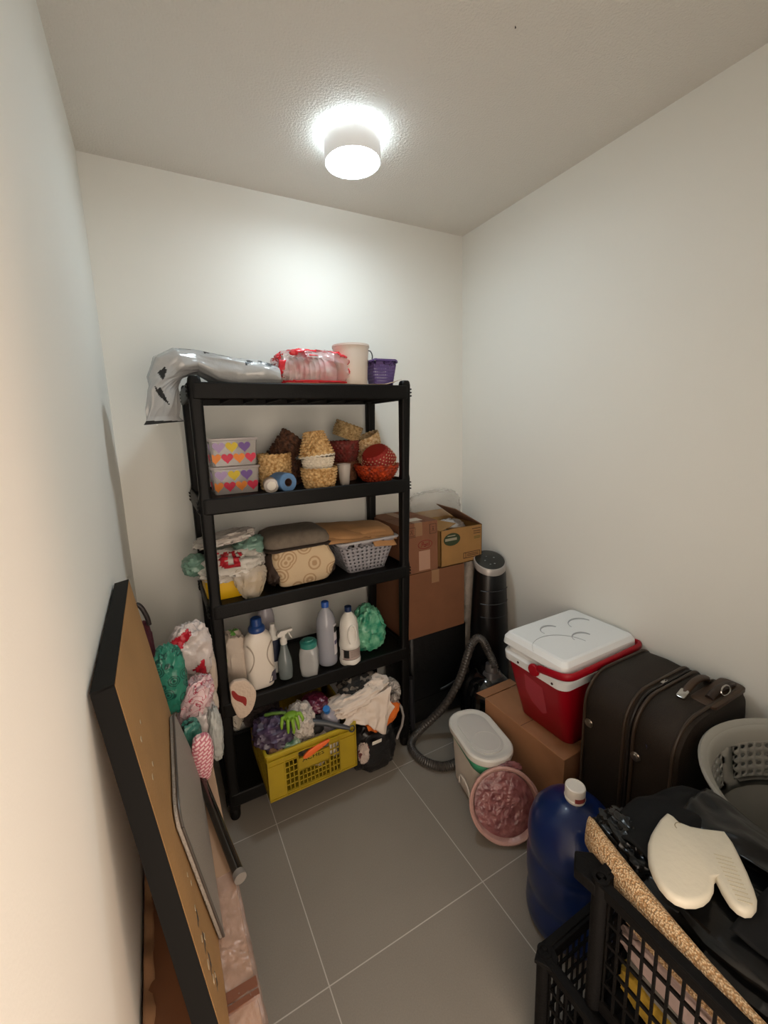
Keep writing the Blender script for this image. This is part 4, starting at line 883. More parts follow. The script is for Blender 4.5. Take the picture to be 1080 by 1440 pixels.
g = G(); g.loft([csec(.632, 1.274, 1.710, .953, 1.26, .04), csec(.636, 1.268, 1.714, .948, 1.264, .04), csec(.668, 1.264, 1.716, .944, 1.266, .04), csec(.676, 1.270, 1.713, .949, 1.262, .04), csec(.679, 1.278, 1.70, .958, 1.25, .035), csec(.700, 1.276, 1.70, .958, 1.25, .035)]); ccol = obj('collar', g, M_wl, cl)
g = G(); g.loft([csec(.706, 1.272, 1.712, .95, 1.258, .025), csec(.708, 1.262, 1.716, .944, 1.264, .025), csec(.735, 1.266, 1.714, .946, 1.262, .025), csec(.752, 1.280, 1.706, .958, 1.252, .022), csec(.756, 1.290, 1.698, .966, 1.244, .02)]); obj('lid', g, M_wl, cl, smooth=16)
g = G()
def arc(cx_, cy_, r, a0, a1, w_=.0045, flat=.8):
    g = G(); P_ = [(cx_+r*math.cos(math.radians(a0+(a1-a0)*k/20)), cy_+flat*r*math.sin(math.radians(a0+(a1-a0)*k/20)), .7562) for k in range(21)]; g.tube(P_, w_, 6, rf=lambda t: w_*(.25+.75*math.sin(PI*min(1, t+.15)))); obj('cup_recess_rim', g, mat('recess_grey', '#9ba0a4', .5), cl)
arc(1.44, 1.155, .046, 15, 190); arc(1.60, 1.125, .060, 5, 175); arc(1.50, 1.045, .046, 0, 175); arc(1.355, 1.01, .13, 5, 150, .0018, .95)
g = G(); hpz = [(1.263, 1.075, .672), (1.256, 1.05, .688), (1.252, 1.00, .700), (1.255, .955, .708), (1.272, .930, .712), (1.31, .922, .714), (1.45, .921, .716), (1.60, .922, .717), (1.685, .925, .718), (1.712, .94, .718), (1.715, .99, .71)]
pth = smoothpath(hpz, 6); S = []
for i, p in enumerate(pth):
    t_ = (pth[min(i+1, len(pth)-1)]-pth[max(i-1, 0)]).normalized(); sd = t_.cross(Vector((0, 0, 1))).normalized()
    S.append([p+sd*(.009*math.cos(a))+Vector((0, 0, .0155*math.sin(a))) for a in [2*PI*k/14 for k in range(14)]])
g.loft(S); g.M = T(1.262, 1.08, .668) @ R(-90, 'Y'); g.lathe([(.024, 0), (.025, .002), (.025, .009), (.022, .013), (.001, .0135)], 28); obj('handle', g, M_rc, cl)
for y, z in ((1.17, .652), (1.00, .650)): g = G(); g.M = T(1.2665, y, z) @ R(-90, 'Y'); g.lathe([(.005, -.004), (.005, .0025), (.001, .0026)], 14); obj('screw_hole', g, mat('hole_dark', '#2a1518', .7), ccol)
g = G(); g.loft([[(1.2965-.0016*k+(.635-z)*.0, y, z) for y, z in ((1.155, .60), (1.165, .52), (1.14, .47), (1.09, .44), (1.065, .46), (1.065, .585))] for k in (0, 1)])
for v in g.bm.verts:
    z = v.co.z; v.co.x = (1.280+(.635-z)*(.035/.135) if z > .5 else 1.315+(.5-z)*.26)-(.0012 if v.co.x < 1.296 else -.001)
obj('sticker_residue', g, mat('sticker_pink', '#a8303f', .6), cl)

sc_ = thing('suitcase', 'large dark brown suitcase standing upright between the red cooler and the laundry basket', 'suitcase', (1.515, .75, 0))
M_sc = mat('suitcase_fabric', '#1b140e', .6, bump=.35, bscale=320, spec=.3, col2='#281f17', vscale=3)
M_scp = mat('suitcase_piping', '#33261a', .45); M_scl = mat('suitcase_leather', '#3d2a1b', .5, var=.15, vscale=20)
def so_(y, ins=0, dx=0, n=9):
    """outline in x-z at depth y"""
    y -= .024; x0, x1, z0, z1 = 1.318+ins+dx, 1.722-ins, .015+ins, .722-ins-dx*.2; rt, rb = .115-ins*.4, .05; P_ = []
    for cx_, cz_, r, a0 in ((x1-rt*.62, z1-rt*.62, rt*.62, 0), (x0+rt, z1-rt, rt, PI/2), (x0+rb, z0+rb, rb, PI), (x1-rb, z0+rb, rb, 1.5*PI)):
        for k in range(n+1): a = a0+PI/2*k/n; P_.append((cx_+r*math.cos(a), y, cz_+r*math.sin(a)))
    return P_
g = G(); g.loft([so_(.930, .05), so_(.936, .03), so_(.930, .008), so_(.915, 0), so_(.84, -.004), so_(.765, 0), so_(.755, .008), so_(.745, 0), so_(.68, -.004, -.01), so_(.612, 0, -.02), so_(.598, .006, -.02), so_(.588, .03, -.02), so_(.584, .06, -.02)]); obj('body', g, M_sc, sc_)
for y, r, dx in ((.918, .0055, 0), (.772, .006, 0), (.738, .006, -.003), (.612, .0055, -.02)):
    g = G(); P_ = so_(y, -.002, dx); g.tube(P_+[P_[0]], r, 8); obj('piping', g, M_scp, sc_)
g = G(); P_ = so_(.755, .0, 0); g.tube(P_+[P_[0]], .004, 6); obj('zip', g, mat('zip_dark', '#1d1814', .4), sc_)
g = G(); g.M = T(1.52, .733, .7265) @ R(6, 'Z'); g.tube([(-.012, 0, 0), (.0, .004, .002), (.012, .0, 0), (.0, -.004, .001), (-.012, 0, 0)], .002, 6); g.box(-.028, -.010, -.005, .005, -.001, .004); obj('zip_pull', g, M_chrome, sc_)
# carry handle on top
g = G(); g.tube(smoothpath([(1.475, .655, .732), (1.50, .655, .748), (1.54, .657, .757), (1.585, .659, .756), (1.62, .660, .745), (1.64, .660, .733)], 5), .011, 12); chd = obj('carry_handle', g, M_scl, sc_)
g = G(); g.M = T(1.473, .655, .736) @ R(-25, 'Y'); rbox(g, .038, .026, -.006, .008, .006, 0, .002); obj('handle_clasp', g, M_chrome, chd)
g = G(); g.M = T(1.642, .660, .734) @ R(20, 'Y'); rbox(g, .030, .024, -.006, .006, .006, 0, .002); obj('handle_clasp', g, M_chrome, chd)
g = G(); S = []
for o, z in ((0, .716), (0, .728), (-.004, .731)): S.append([(x, y, z+.0) for x, y in rrect(.22+2*o, .075+2*o, .02, 6, 1.60, .610)])
g.loft(S); obj('leather_patch', g, M_scl, sc_)
g = G(); g.tube(smoothpath([(1.53, .606, .732), (1.56, .605, .744), (1.60, .604, .748), (1.65, .604, .742), (1.68, .605, .732)], 5), .013, 12, rf=lambda t: .012); phd = obj('pull_handle', g, mat('dark_leather', '#2e2119', .5), sc_)
g = G(); g.M = T(1.60, .591, .745) @ R(70, 'X'); g.tube([(.028*math.cos(t), .014*math.sin(t), 0) for t in [2*PI*k/24 for k in range(25)]], .003, 8); obj('handle_badge', g, M_chrome, phd)
for y, z in ((.875, .545), (.700, .54)):
    g = G(); xx = 1.318-.001 if y > .74 else 1.312-.003; g.M = T(xx, y, z) @ R(-90, 'Y'); g.lathe([(.016, -.002), (.0165, .001), (.014, .004), (.0115, .0045), (.010, .0075), (.001, .009)], 26); obj('side_stud', g, mat('stud_metal', '#8a8074', .3, metal=.9), sc_)
g = G(); g.M = T(1.309, .665, .60) @ R(-90, 'Y') @ R(30, 'Z'); g.loft([[(-.012, -.002, 0), (.010, -.003, 0), (.012, .002, 0), (-.008, .003, 0)], [(-.012, -.002, .003), (.010, -.003, .003), (.012, .002, .003), (-.008, .003, .003)]]); obj('small_clip', g, M_chrome, sc_)

# ------------------------------------------------------------------ blue water jug
JX, JY = 1.072, .745
wj = thing('water_jug', 'large blue water jug with a white cap, on the floor beside the black crates', 'water jug', (JX, JY, 0))
M_bl = mat('jug_blue', '#0e2354', .3, spec=.35, alpha=1, coat=.2)
pf = [(.10, 0), (.122, .006), (.133, .022), (.136, .05), (.134, .085), (.130, .11), (.1285, .125), (.133, .14), (.137, .18), (.137, .235), (.133, .255), (.130, .268), (.1335, .282), (.137, .31), (.135, .345), (.124, .385), (.103, .415), (.074, .438), (.046, .450), (.031, .457), (.027, .462), (.027, .475)]
g = G(); g.lathe(pf, 72, (JX, JY, 0)); obj('body', g, M_bl, wj)
g = G(); g.lathe([(.030, .466), (.0315, .468), (.0300, .470), (.0300, .474), (.0290, .476)], 40, (JX, JY, 0), caps=False)
g.lathe([(.0285, .458), (.0295, .460), (.0305, .500), (.029, .506), (.025, .508), (.0245, .506), (.001, .506)], 48, (JX, JY, 0)); wcap = obj('cap', g, mat('cap_white', '#ddd8d0', .45), wj)
g = labelarc((JX, JY, 0), .0308, .468, .484, -2.5, -1.2, 10); obj('cap_print', g, mat('cap_red', '#8d3a38', .6), wcap)
g = labelarc((JX, JY, 0), .1385, .19, .25, -1.92, -1.62, 6); obj('label_outline', g, mat('label_pale_blue', '#8d93a8', .6), wj)
g = labelarc((JX, JY, 0), .1389, .194, .246, -1.90, -1.64, 6); obj('label_face', g, mat('label_navy2', '#1a2a5c', .5), wj)
text('moulded_mark', 'INC', .018, T(JX-.062, JY-.0885, .392) @ R(-35, 'Z') @ R(42, 'X'), mat('jug_blue_mark', '#33539c', .35), wj, .002)

# ------------------------------------------------------------------ tall laundry basket
LX, LY = 1.415, .262
lb = thing('laundry_basket', 'tall grey oval laundry basket in front of the suitcase at the right edge', 'laundry basket', (LX, LY, 0))
M_lb = mat('grey_basket_plastic', '#8d8b84', .45)
def ring(z, a, b_, n=72): return [(LX+a*math.cos(2*PI*k/n), LY+b_*math.sin(2*PI*k/n), z) for k in range(n)]
g = G(); g.loft([ring(.004, .20, .18), ring(.02, .21, .19), ring(.52, .252, .236)], True, False); g.loft([ring(.008, .195, .175), ring(.52, .248, .232)], True, False)
def up_(u, v):
    a = 2*PI*u; A = .252+.020*v; B = .236+.018*v; return (LX+A*math.cos(a), LY+B*math.sin(a), .52+.135*v)
g2 = G(); g2.holed(up_, 64, 5, .68, .50, True, lambda i, j: j in (0,) or (i % 16) in (14, 15)); obj('perforated_band', g2, M_lb, lb, solid=.004)
obj('body', g, M_lb, lb)
g = G(); g.loft([ring(.652, .270, .252), ring(.655, .274, .256), ring(.690, .279, .262), ring(.704, .290, .270), ring(.712, .300, .282), ring(.706, .305, .287), ring(.700, .304, .286), ring(.704, .299, .281), ring(.700, .286, .268), ring(.688, .275, .258), ring(.652, .270, .252)], False, False); obj('rim', g, mat('grey_basket_rim', '#9a9890', .38), lb)

# ------------------------------------------------------------------ folding crates in the foreground
M_fc = mat('crate_black', '#080707', .65, bump=.15, bscale=150, spec=.15)
def foldcrate(name, label, x0, x1, y0, y1, z0, z1):
    t = thing(name, label, 'crate', ((x0+x1)/2, (y0+y1)/2, z0), 'black lattice crates')
    for (ax, pos) in (('x', x0), ('x', x1), ('y', y1)):
        g = G(); lo, hi = (y0, y1) if ax == 'x' else (x0, x1)
        nu = int((hi-lo)/.026); rows = 5
        zt, zb = z1-.035, z0+.03
        def fn(u, v):
            p = lo+.02+(hi-lo-.04)*u; z = zb+(zt-zb)*v; return (pos, p, z) if ax == 'x' else (p, pos, z)
        g.holed(fn, nu, rows, .80, .86)
        obj('lattice_wall', g, M_fc, t, solid=.005, smooth=False)
    g = G()
    for a in ((x0-.008, x0+.010, y0, y1, z1-.036, z1-.004), (x1-.010, x1+.008, y0, y1, z1-.036, z1-.004), (x0, x1, y1-.010, y1+.008, z1-.036, z1-.004), (x0-.016, x0+.004, y0, y1, z1-.006, z1), (x1-.004, x1+.016, y0, y1, z1-.006, z1), (x0, x1, y1-.002, y1+.016, z1-.006, z1)): g.box(*a)
    obj('rim', g, M_fc, t, bevel=.002); g = G()
    for a in ((x0-.004, x0+.006, y0, y1, z0, z0+.032), (x1-.006, x1+.004, y0, y1, z0, z0+.032), (x0, x1, y1-.006, y1+.004, z0, z0+.032)): g.box(*a)
    obj('base_rail', g, M_fc, t, bevel=.002)
    g = G(); g.box(x0, x1, y0, y1, z0+.002, z0+.008); obj('floor_panel', g, M_fc, t, smooth=False)
    for X, Y in ((x0, y1), (x1, y1)):
        g = G()
        for s_ in (0,):
            S = [[(X+r*math.cos(2*PI*k/24), Y+r*math.sin(2*PI*k/24), z) for k in range(24)] for r, z in ((.0165, z0), (.0165, z1+.002), (.0105, z1+.002), (.0105, z1-.05), (.001, z1-.05))]
            g.loft(S, True, False)
        obj('corner_post', g, M_fc, t)
    return t
fc1 = foldcrate('folding_crate', 'black lattice crate on the floor under the filled upper crate, its corner sticking out', .735, 1.130, .10, .572, 0, .338)
fc2 = foldcrate('folding_crate', 'upper black lattice crate at the right, full of mats and black bags', .752, 1.150, -.02, .452, .342, .680)
g = G(); g.prism([(.700, .572), (.735, .590), (.80, .588), (.765, .570), (.755, .545), (.728, .53)], .326, .336); obj('corner_flange', g, M_fc, fc1, bevel=.002)
g = G(); g.prism([(.735, .452), (.730, .500), (.765, .525), (.84, .47), (.79, .45)], .640, .668); obj('corner_flange', g, M_fc, fc2, bevel=.003)
# contents seen through the lattice
def fold(name, c, h, seed, m, label, cat, rz=0, amp=.08, pw=.55, freq=1.8, rx=0, ry=0, **k):
    g = G(); g.M = T(*c) @ R(rz, 'Z') @ R(ry, 'Y') @ R(rx, 'X'); g.blob((0, 0, 0), h, seed, amp, freq, pw, 60, 36, **k); return tag(obj(name, g, m), label, cat)
M_mat = mat('woven_mat', '#b08a5e', .8); m_ = M_mat.node_tree; N = m_.nodes; L = m_.links
vo = N.new('ShaderNodeTexVoronoi'); vo.inputs['Scale'].default_value = 260; tcn_ = N.new('ShaderNodeTexCoord'); L.new(tcn_.outputs['Object'], vo.inputs[0])
cr = N.new('ShaderNodeValToRGB'); cr.color_ramp.elements[0].color = lin('#e2c8a2'); cr.color_ramp.elements[1].color = lin('#a27c52'); cr.color_ramp.elements[0].position = .15; cr.color_ramp.elements[1].position = .65; L.new(vo.outputs['Distance'], cr.inputs[0]); L.new(cr.outputs[0], N['Principled BSDF'].inputs['Base Color'])
bp = N.new('ShaderNodeBump'); bp.inputs['Strength'].default_value = .9; bp.inputs['Distance'].default_value = .004; bp.invert = True; L.new(vo.outputs['Distance'], bp.inputs['Height']); L.new(bp.outputs[0], N['Principled BSDF'].inputs['Normal'])
g = G(); S = []
for k, (x, y, z, w_) in enumerate(((.842, .545, .700, .010), (.835, .535, .704, .020), (.820, .500, .704, .024), (.808, .45, .700, .024), (.797, .39, .694, .023), (.790, .33, .686, .021), (.786, .27, .676, .018), (.784, .2, .665, .017), (.784, .1, .65, .017), (.784, .0, .64, .015))):
    S.append([(x+w_*math.cos(a)*1.05, y, z-.035*(1-math.sin(a))*.5*(1 if k else .5)+.02*math.sin(a)-.02) for a in [2*PI*q/24 for q in range(24)]])
g.loft(S); tag(obj('woven_mat', g, M_mat), 'beige woven mat rolled along the left rim of the upper black crate', 'mat')
fold('folded_mat', (.800, .22, .598), (.022, .20, .022), 81, M_mat, 'beige woven mat edge seen through the lattice of the upper black crate', 'mat', ry=0)
fold('folded_cloth', (.800, .215, .535), (.024, .205, .03), 82, mat('pale_pink_cloth', '#b5a09a', .85, bump=.5, bscale=40), 'pale pink folded cloth behind the lattice of the upper black crate', 'cloth')
fold('folded_cloth', (.810, .20, .485), (.03, .205, .02), 86, mat('grey_cloth', '#7d7a74', .9, bump=.3), 'grey folded cloth under the pale pink one in the upper black crate', 'cloth')
fold('yellow_cloth', (.815, .25, .430), (.045, .17, .045), 83, mat('yellow_cloth', '#a8882a', .9, bump=.6, bscale=60, var=.2), 'yellow cloth lying low in the upper black crate', 'cloth')
fold('folded_cloth', (.665, .478, .012), (.02, .02, .012), 84, mat('white_rag', '#b9ae9c', .9), 'small whitish rag on the floor beside the lower black crate', 'cloth', amp=.12, pw=.8)
# black bags on top
M_bb = mat('black_bag_film', '#08090a', .25, bump=.5, bscale=14, spec=.4)
M_bm = mat('black_cloth_matt', '#0e0f10', .8, bump=.1, spec=.2)
fold('black_bag', (.985, .29, .625), (.165, .235, .070), 91, M_bb, 'shiny black plastic bag filling the top of the upper black crate', 'plastic bag', amp=.09, pw=.6, freq=2.2)
fold('black_bag', (.895, .475, .655), (.058, .085, .042), 92, M_bb, 'glossy black bag tip bulging over the crate corner by the blue jug', 'plastic bag', rz=-20, amp=.16, pw=.8, freq=2.4)
g = G()
def sheet(u, v):
    x = .865+.30*u; y = .530-.20*v-.03*u; z = .722-.05*(1-math.sin(PI*min(1, .15+v*.8)))-.035*abs(u-.45)**1.4*2+.012*noise.noise(Vector((u*4, v*4, 9)))
    return (x+.03*(1-v)*(u-.5)*.2, y, z)
g.grid(sheet, 40, 26); tag(obj('black_cloth', g, M_bm, solid=.004), 'matt black cloth folded over the far end of the upper crate, behind the oven mitt', 'cloth')
g = G()
def sheet2(u, v):
    x = .86+.26*u+.02*v; y = .27-.22*v-.01*u; z = .700+.010*math.sin(u*3)+.012*noise.noise(Vector((u*3, v*4, 19)))-.03*v*v-.02*(u > .9)
    return (x, y, z)
g.grid(sheet2, 30, 26); tag(obj('black_folder', g, M_bm, solid=.004), 'flat black folded sheet in front of the oven mitt', 'cloth')
g = G(); 
def sheet3(u, v):
    x = 1.02+.13*u; y = .44-.36*v; z = .705+.020*math.sin(u*2.5+v*2)+.014*noise.noise(Vector((u*4, v*5, 29)))
    return (x, y, z)
g.grid(sheet3, 24, 40); tag(obj('black_bag', g, M_bb, solid=.003), 'black plastic sheet lying to the right of the oven mitt along the crate rim', 'plastic bag')
# silicone oven mitt
pm = [(.977, .444), (.982, .432), (.978, .418), (.988, .400), (1.005, .384), (1.039, .357), (1.024, .334), (1.003, .314), (.978, .291), (.953, .271), (.936, .260), (.918, .254), (.902, .254), (.890, .260), (.885, .270), (.887, .283), (.900, .302), (.915, .318), (.905, .317), (.886, .309), (.866, .306), (.846, .307), (.829, .312), (.812, .322), (.802, .335), (.800, .349), (.804, .366), (.815, .384), (.830, .401), (.848, .413), (.870, .425), (.895, .433), (.92, .438), (.95, .443)]
ms = G(); cxm, cym = .905, .36; S = []
n_ = len(pm)
def off(poly, d):
    out = []
    for i in range(len(poly)):
        a, b_, c = Vector(poly[i-1]), Vector(poly[i]), Vector(poly[(i+1) % len(poly)])
        t_ = (c-a).normalized(); out.append((b_.x+t_.y*d, b_.y-t_.x*d))
    return out
ar = sum(pm[i-1][0]*pm[i][1]-pm[i][0]*pm[i-1][1] for i in range(n_)); sg = 1 if ar < 0 else -1
zt = lambda x, y, z: z+.722+.06*(x-.905)*.3+.05*(y-.36)*.2
for d_, z in ((-.006, -.008), (-.001, -.007), (0, -.003), (0, .003), (-.0015, .007), (-.005, .010), (-.009, .0115)):
    S.append([(x, y, zt(x, y, z)) for x, y in off(pm, -d_*sg)])
ms.loft(S)
mt = thing('oven_mitt', 'cream silicone oven mitt lying on the black bags in the upper crate', 'oven mitt', (.905, .36, .715))
obj('body', ms, mat('mitt_cream', '#cdc6b4', .55, bump=.12, bscale=60), mt)
g = G()
for k in range(11):
    t = k/10; A = Vector((.955-.05*t*1.15, .352-.072*t*1.1)); w_ = Vector((.030, -.035))*(1-.25*t)*.8; c = Vector((.968-.062*t, .330-.062*t))
    P_ = [c-w_*.42, c, c+w_*.42]; P_ = [(p.x, p.y, zt(p.x, p.y, .0112)) for p in P_]; g.tube(P_, .0011, 6)
obj('grip_ribs', g, mat('mitt_rib', '#b3a88c', .6), mt)
g = G(); P_ = [(.963+.010*math.cos(t), .410+.008*math.sin(t), zt(.963, .41, .0112)) for t in [PI*.1+PI*.9*k/10 for k in range(11)]]; g.tube(P_, .0012, 6); obj('hanging_slot', g, mat('mitt_slot', '#8c826b', .7), mt)

# ------------------------------------------------------------------ left side: framed board, ironing board, cardboard, bags
bd = thing('framed_board', 'large black-framed board with a bare brown back, leaning against the left wall', 'board', (.0, .9, .567))
TN, TF, BN, BF = Vector((-.094, .742, 1.257)), Vector((-.094, 1.285, 1.262)), Vector((.0125, .585, .5675)), Vector((.0125, 1.185, .5675))
nb = (TF-TN).cross(BN-TN).normalized(); nb = nb if nb.x < 0 else -nb
th = .034
def bp_(u, v, o): return (TN.lerp(TF, u)).lerp(BN.lerp(BF, u), v)+nb*o
g = G(); g.loft([[bp_(u, v, -.0008) for u, v in ((.006, .004), (.994, .004), (.994, .994), (.006, .994))], [bp_(u, v, .005) for u, v in ((.006, .004), (.994, .004), (.994, .994), (.006, .994))]])
M_mdf = mat('board_brown', '#9a7446', .75, var=.08, vscale=6, bump=.15, bscale=150)
obj('back_sheet', g, M_mdf, bd, smooth=False)
g = G()
for (u0, v0, u1, v1) in ((0, 0, 1, .006), (0, .994, 1, 1), (0, 0, .012, 1), (.988, 0, 1, 1)):
    q = [(u0, v0), (u1, v0), (u1, v1), (u0, v1)]; g.loft([[bp_(u, v, 0) for u, v in q], [bp_(u, v, th) for u, v in q]])
obj('frame', g, mat('frame_black', '#080706', .6, spec=.15), bd, bevel=.001)
rg = rng(5)
for (u, v) in ((.13, .20), (.20, .19), (.13, .30), (.19, .30), (.20, .62), (.22, .66), (.16, .68), (.12, .73), (.10, .78), (.17, .77), (.11, .83), (.15, .86)):
    g = G(); c = bp_(u, v, -.0005); tn = (TF-TN).normalized(); ds = (BN-TN).normalized(); s_ = .003+rg.random()*.004
    g.loft([[c+tn*s_*math.cos(a)*(1+.4*rg.random())+ds*s_*.8*math.sin(a)+nb*k for a in [2*PI*q/8 for q in range(8)]] for k in (.004, -.001)])
    obj('glue_residue', g, mat('glue_clear', '#b8a98c', .15), bd)
for (u, v, l_) in ((.15, .70, .03), (.14, .76, .035), (.13, .81, .035), (.14, .87, .028)):
    c = bp_(u, v, -.001); tn = (TF-TN).normalized(); ds = (BN-TN).normalized(); w_ = l_*.5; g = G()
    q = [(-w_, -.003), (.004, -.004), (.004, -.014), (.011, -.013), (.011, -.004), (w_, -.003), (w_, .003), (.011, .004), (.010, .013), (.004, .012), (.004, .004), (-w_, .003)]
    g.loft([[c+tn*x+ds*z+nb*k for x, z in q] for k in (.004, 0)]); obj('torn_tape_mark', g, M_ink, bd)

ib = thing('mesh_board', 'grey mesh-topped board with a slanted end, leaning on the brown back of the framed board', 'board', (.02, 1.0, .567))
def px_(z, o=0): return -.094+.1542*(1.262-z)+.003+o
po = [(.792, .905), (.80, .918), (.82, .926), (.84, .928), (1.16, .902), (1.20, .88), (1.24, .80), (1.30, .68), (1.33, .569), (.832, .569), (.818, .575), (.812, .585)]
g = G(); g.loft([[(px_(z, o), y, z) for y, z in po] for o in (0, .010)]); M_im = mat('ironing_mesh', '#968d83', .6, metal=.1, bump=.5, bscale=200)
obj('top', g, M_im, ib, bevel=.002)
g = G(); P_ = [(px_(z, .010), y, z) for y, z in po[:6]]; g.tube(P_, .003, 8); P_ = [(px_(z, .010), y, z) for y, z in [po[-1], po[0]]]; g.tube(P_, .003, 8); obj('edge_tube', g, mat('edge_grey', '#5a5550', .4, metal=.5), ib)
g = G()
for k in range(34):
    t = k/33
    for a, b_ in (((.802, .905), (.90, .915)), ((.90, .915), (1.10, .90))):
        y = a[0]+(b_[0]-a[0])*t; z = a[1]+(b_[1]-a[1])*t
        for q in range(3): g.box(px_(z, .0095)-.0005, px_(z, .0108), y-.0012, y+.0012, z-.008-.010*q, z-.004-.010*q)
obj('perforations', g, mat('perf_dark', '#4b4641', .6), ib, smooth=False)
mtb = thing('metal_tube', 'dark chrome tube with a capped end, lying on the wrapped package by the bags', 'tube', (.05, 1.1, .567))
g = G(); g.tube([(.076, .93, .581), (.060, 1.04, .581), (.031, 1.25, .581), (.0, 1.45, .581)], .0135, 20); obj('pipe', g, mat('leg_chrome', '#5c5854', .2, metal=1), mtb)
g = G(); g.tube([(.078, .918, .581), (.0755, .934, .581)], .0148, 20); obj('end_cap', g, mat('cap_grey', '#77716b', .3), mtb)

# long flat-packed carton in clear plastic standing on its edge along the wall
pkg = thing('flat_package', 'long upright cardboard package in clear plastic along the left wall, under the leaning board', 'package', (-.03, 1.2, 0))
g = G(); rbox(g, .190, 1.28, 0, .562, .012, 0, .006, -.0275, 1.25); obj('cardboard', g, mat('card_pinkish', '#ad8c70', .75, var=.07, vscale=5), pkg)
g = G(); S = []
for y, e_ in ((.601, .0), (.603, .0025), (.63, .004), (.70, .0045), (.78, .0045), (.88, .002), (.93, .0012)):
    P_ = []
    for k in range(40):
        t_ = k/39; x = -.122+.195*t_; cz = 0
        P_.append((x+.0, y, .5632+e_*.5+.004*e_/.0045*noise.noise(Vector((x*30, y*28, 2)))))
    S.append(P_)
for q in range(2): pass
def wr(u, v):
    y = .603+.36*v; t_ = u*1.35; am = max(0, 1-v*.9)
    if t_ < 1: x, z = -.122+.1945*t_, .5640+.0045*am*(1+noise.noise(Vector((t_*6, v*12, 2)))+.6*(1-2*abs(noise.noise(Vector((t_*9, v*16, 7))))))
    else: x, z = .0735+.004*am*(1+noise.noise(Vector((v*10, t_*9, 4)))), .563-(t_-1)*.6
    return (x, y+.004*noise.noise(Vector((u*9, 1, 1))), z)
g.grid(wr, 80, 60); obj('clear_wrap', g, film('clear_wrap', '#c9a99a', .42, .12, 40, 1.0), pkg)
for k, (a_, b_) in enumerate(((.690, .700), (.704, .722))):
    g = G(); g.box(-.118, .071, a_, b_, .5622, .5705); obj('brown_strip', g, mat('brown_strip', '#70422a', .6), pkg, smooth=False)
cwb = thing('cardboard_sheet', 'torn dark brown cardboard flaps lying on the package beneath the leaning board', 'cardboard', (-.08, .9, .571))
g = G()
def cf(u, v):
    y = .62+.72*v; e_ = .012*noise.noise(Vector((0, v*9, 3))); x0, x1 = -.128, -.035+.018*v*2; x = x0+(x1-x0)*u*(1+e_*4)
    if v < .16: x = x0+(x-x0)*(.6+.4*v/.16)+.012*noise.noise(Vector((v*40, 0, 1)))*u
    return (x, y, .574+.012*(1-u)+.006*noise.noise(Vector((u*3, v*6, 4))))
g.grid(cf, 16, 60); obj('flap', g, mat('card_dark', '#6b4428', .9, var=.15, vscale=6), cwb, solid=.003)
g = G(); g.grid(lambda u, v: (-.127+.018*u*(1+.4*noise.noise(Vector((v*20, 0, 0)))), .64+.62*v, .592+.008*noise.noise(Vector((v*14, 0, 6)))-.004*u), 4, 50); obj('folded_edge', g, mat('card_torn', '#8f6a4a', .85, var=.1), cwb, solid=.003)

# bags hanging in the corner between the board and the rack
def hang(label, c, h, seed, m, amp=.13, shape=None, cat='plastic bag', name='plastic_bag', pw=.8, freq=2.0):
    return tag(obj(name, G().blob(c, h, seed, amp, freq, pw, 60, 44, shape=shape), m), label, cat)
M_teal = pattern('teal_rings', '#2f7d68', '#17493f', 26, .5, .3, 'rings', bump=.5)
M_pinks = pattern('pink_squiggle', '#cdb0b2', '#a5394e', 55, .5, .35, 'squiggle', bump=.5)
M_whr = film('white_bag_film', '#c9bdb8', .97, .28, 24, .8)
M_chk = pattern('pink_check', '#bb6a78', '#e0c3c2', 26, .5, .4, 'check', bump=.3)
hang('teal green plastic bag with ring pattern, next to the upper edge of the leaning board', (-.028, 1.475, .835), (.050, .052, .122), 101, M_teal, .10)
wrb = hang('white plastic bag with large red print, topmost in the pile left of the rack', (.050, 1.62, .84), (.074, .065, .112), 103, M_whr, .12)
g = G(); g.blob((.050, 1.619, .84), (.0755, .0665, .1135), 103, .12, 2.0, .8, 90, 66); kill = []
redp = ([(-.04, .865), (-.012, .915), (.045, .950), (.055, .935), (.045, .915), (.010, .885), (-.015, .858)], [(.045, .80), (.085, .835), (.095, .76), (.075, .775)])
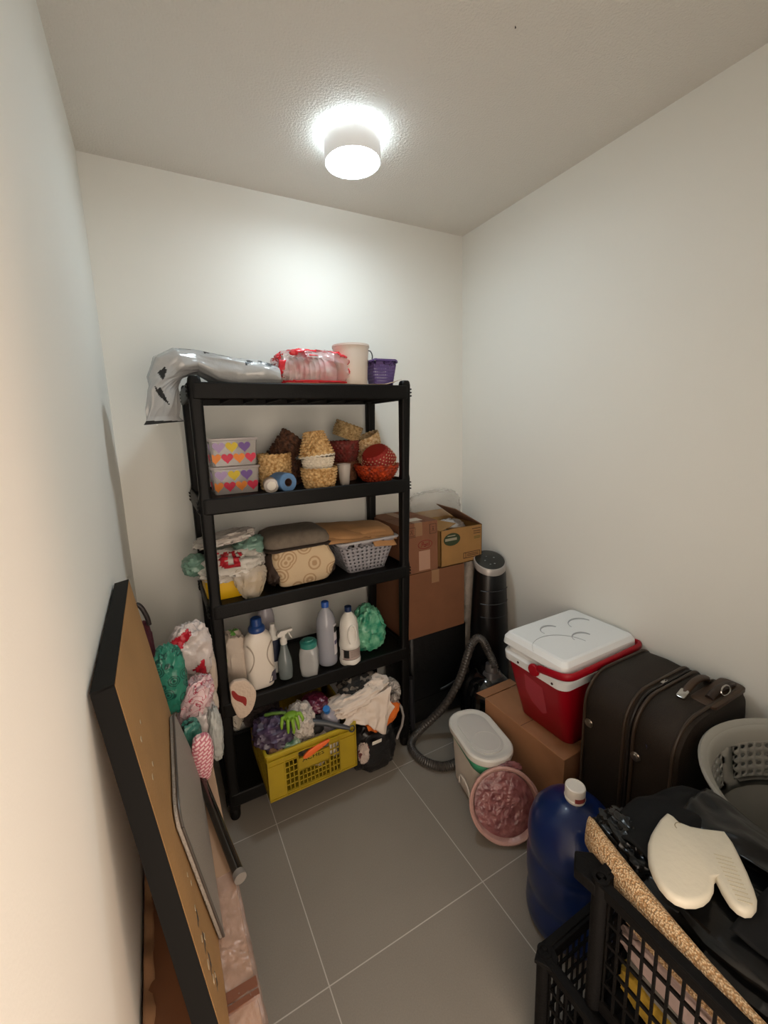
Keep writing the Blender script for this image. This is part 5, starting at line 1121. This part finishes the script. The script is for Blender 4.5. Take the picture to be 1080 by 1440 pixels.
for f in g.bm.faces:
    c = f.calc_center_median()
    if not (c.y < 1.62 and any(inpoly(c.x, c.z, P_) for P_ in redp)): kill.append(f)
bmesh.ops.delete(g.bm, geom=kill, context='FACES'); obj('red_print', g, mat('red_ink2', '#b3182b', .35), wrb, solid=.0006)
hang('pale pink bag with curly red pattern in the middle of the bag pile', (.040, 1.46, .738), (.052, .055, .084), 105, M_pinks, .13, shape=lambda d: Vector((d.x+.45*d.z, d.y, d.z)))
hang('small teal patterned bag below the curly pink one', (.014, 1.37, .685), (.031, .035, .048), 107, pattern('teal_dark_marks', '#3f7a6b', '#15241f', 24, .6, .3), .08)
hang('white crumpled plastic bag behind the pink checked bag', (.058, 1.44, .650), (.046, .055, .092), 109, film('white_pale_film', '#c4bab6', .95, .25, 22, .9), .12)
hang('pink checked bag lowest in the pile, in front of the chrome tube end', (.039, 1.29, .650), (.030, .026, .078), 111, M_chk, .04, shape=lambda d: Vector((d.x*(1+.25*d.z), d.y, d.z)))
hang('grey-white plastic bag beside the lower left rack post', (.088, 1.40, .64), (.024, .045, .095), 113, film('greyish_film', '#aeb0ab', .9, .25, 22, .8), .10)
hang('cream bag with dark red print squeezed against the left rack post', (.100, 1.56, .655), (.020, .045, .045), 115, pattern('cream_red', '#c8b8a6', '#6d1f1f', 16, .55, .5), .08)
hang('cream cloth bag above the dark red printed one, behind the rack post', (.112, 1.64, .735), (.020, .05, .09), 117, mat('cream_cloth2', '#b9a898', .9), .07)
hang('dark red cloth bag behind the top edge of the leaning board', (-.094, 1.62, .84), (.028, .055, .155), 119, mat('dark_red_cloth', '#4a1420', .8), .08, name='cloth_bag', cat='bag')
g = G(); g.tube(smoothpath([(-.112, 1.60, .96), (-.112, 1.60, 1.03), (-.106, 1.60, 1.07), (-.092, 1.60, 1.06), (-.078, 1.60, 1.02), (-.074, 1.60, .99)], 6), .008, 10); tag(obj('hooked_handle', g, mat('umbrella_handle', '#1f1412', .4)), 'dark hooked handle rising behind the leaning board', 'handle')
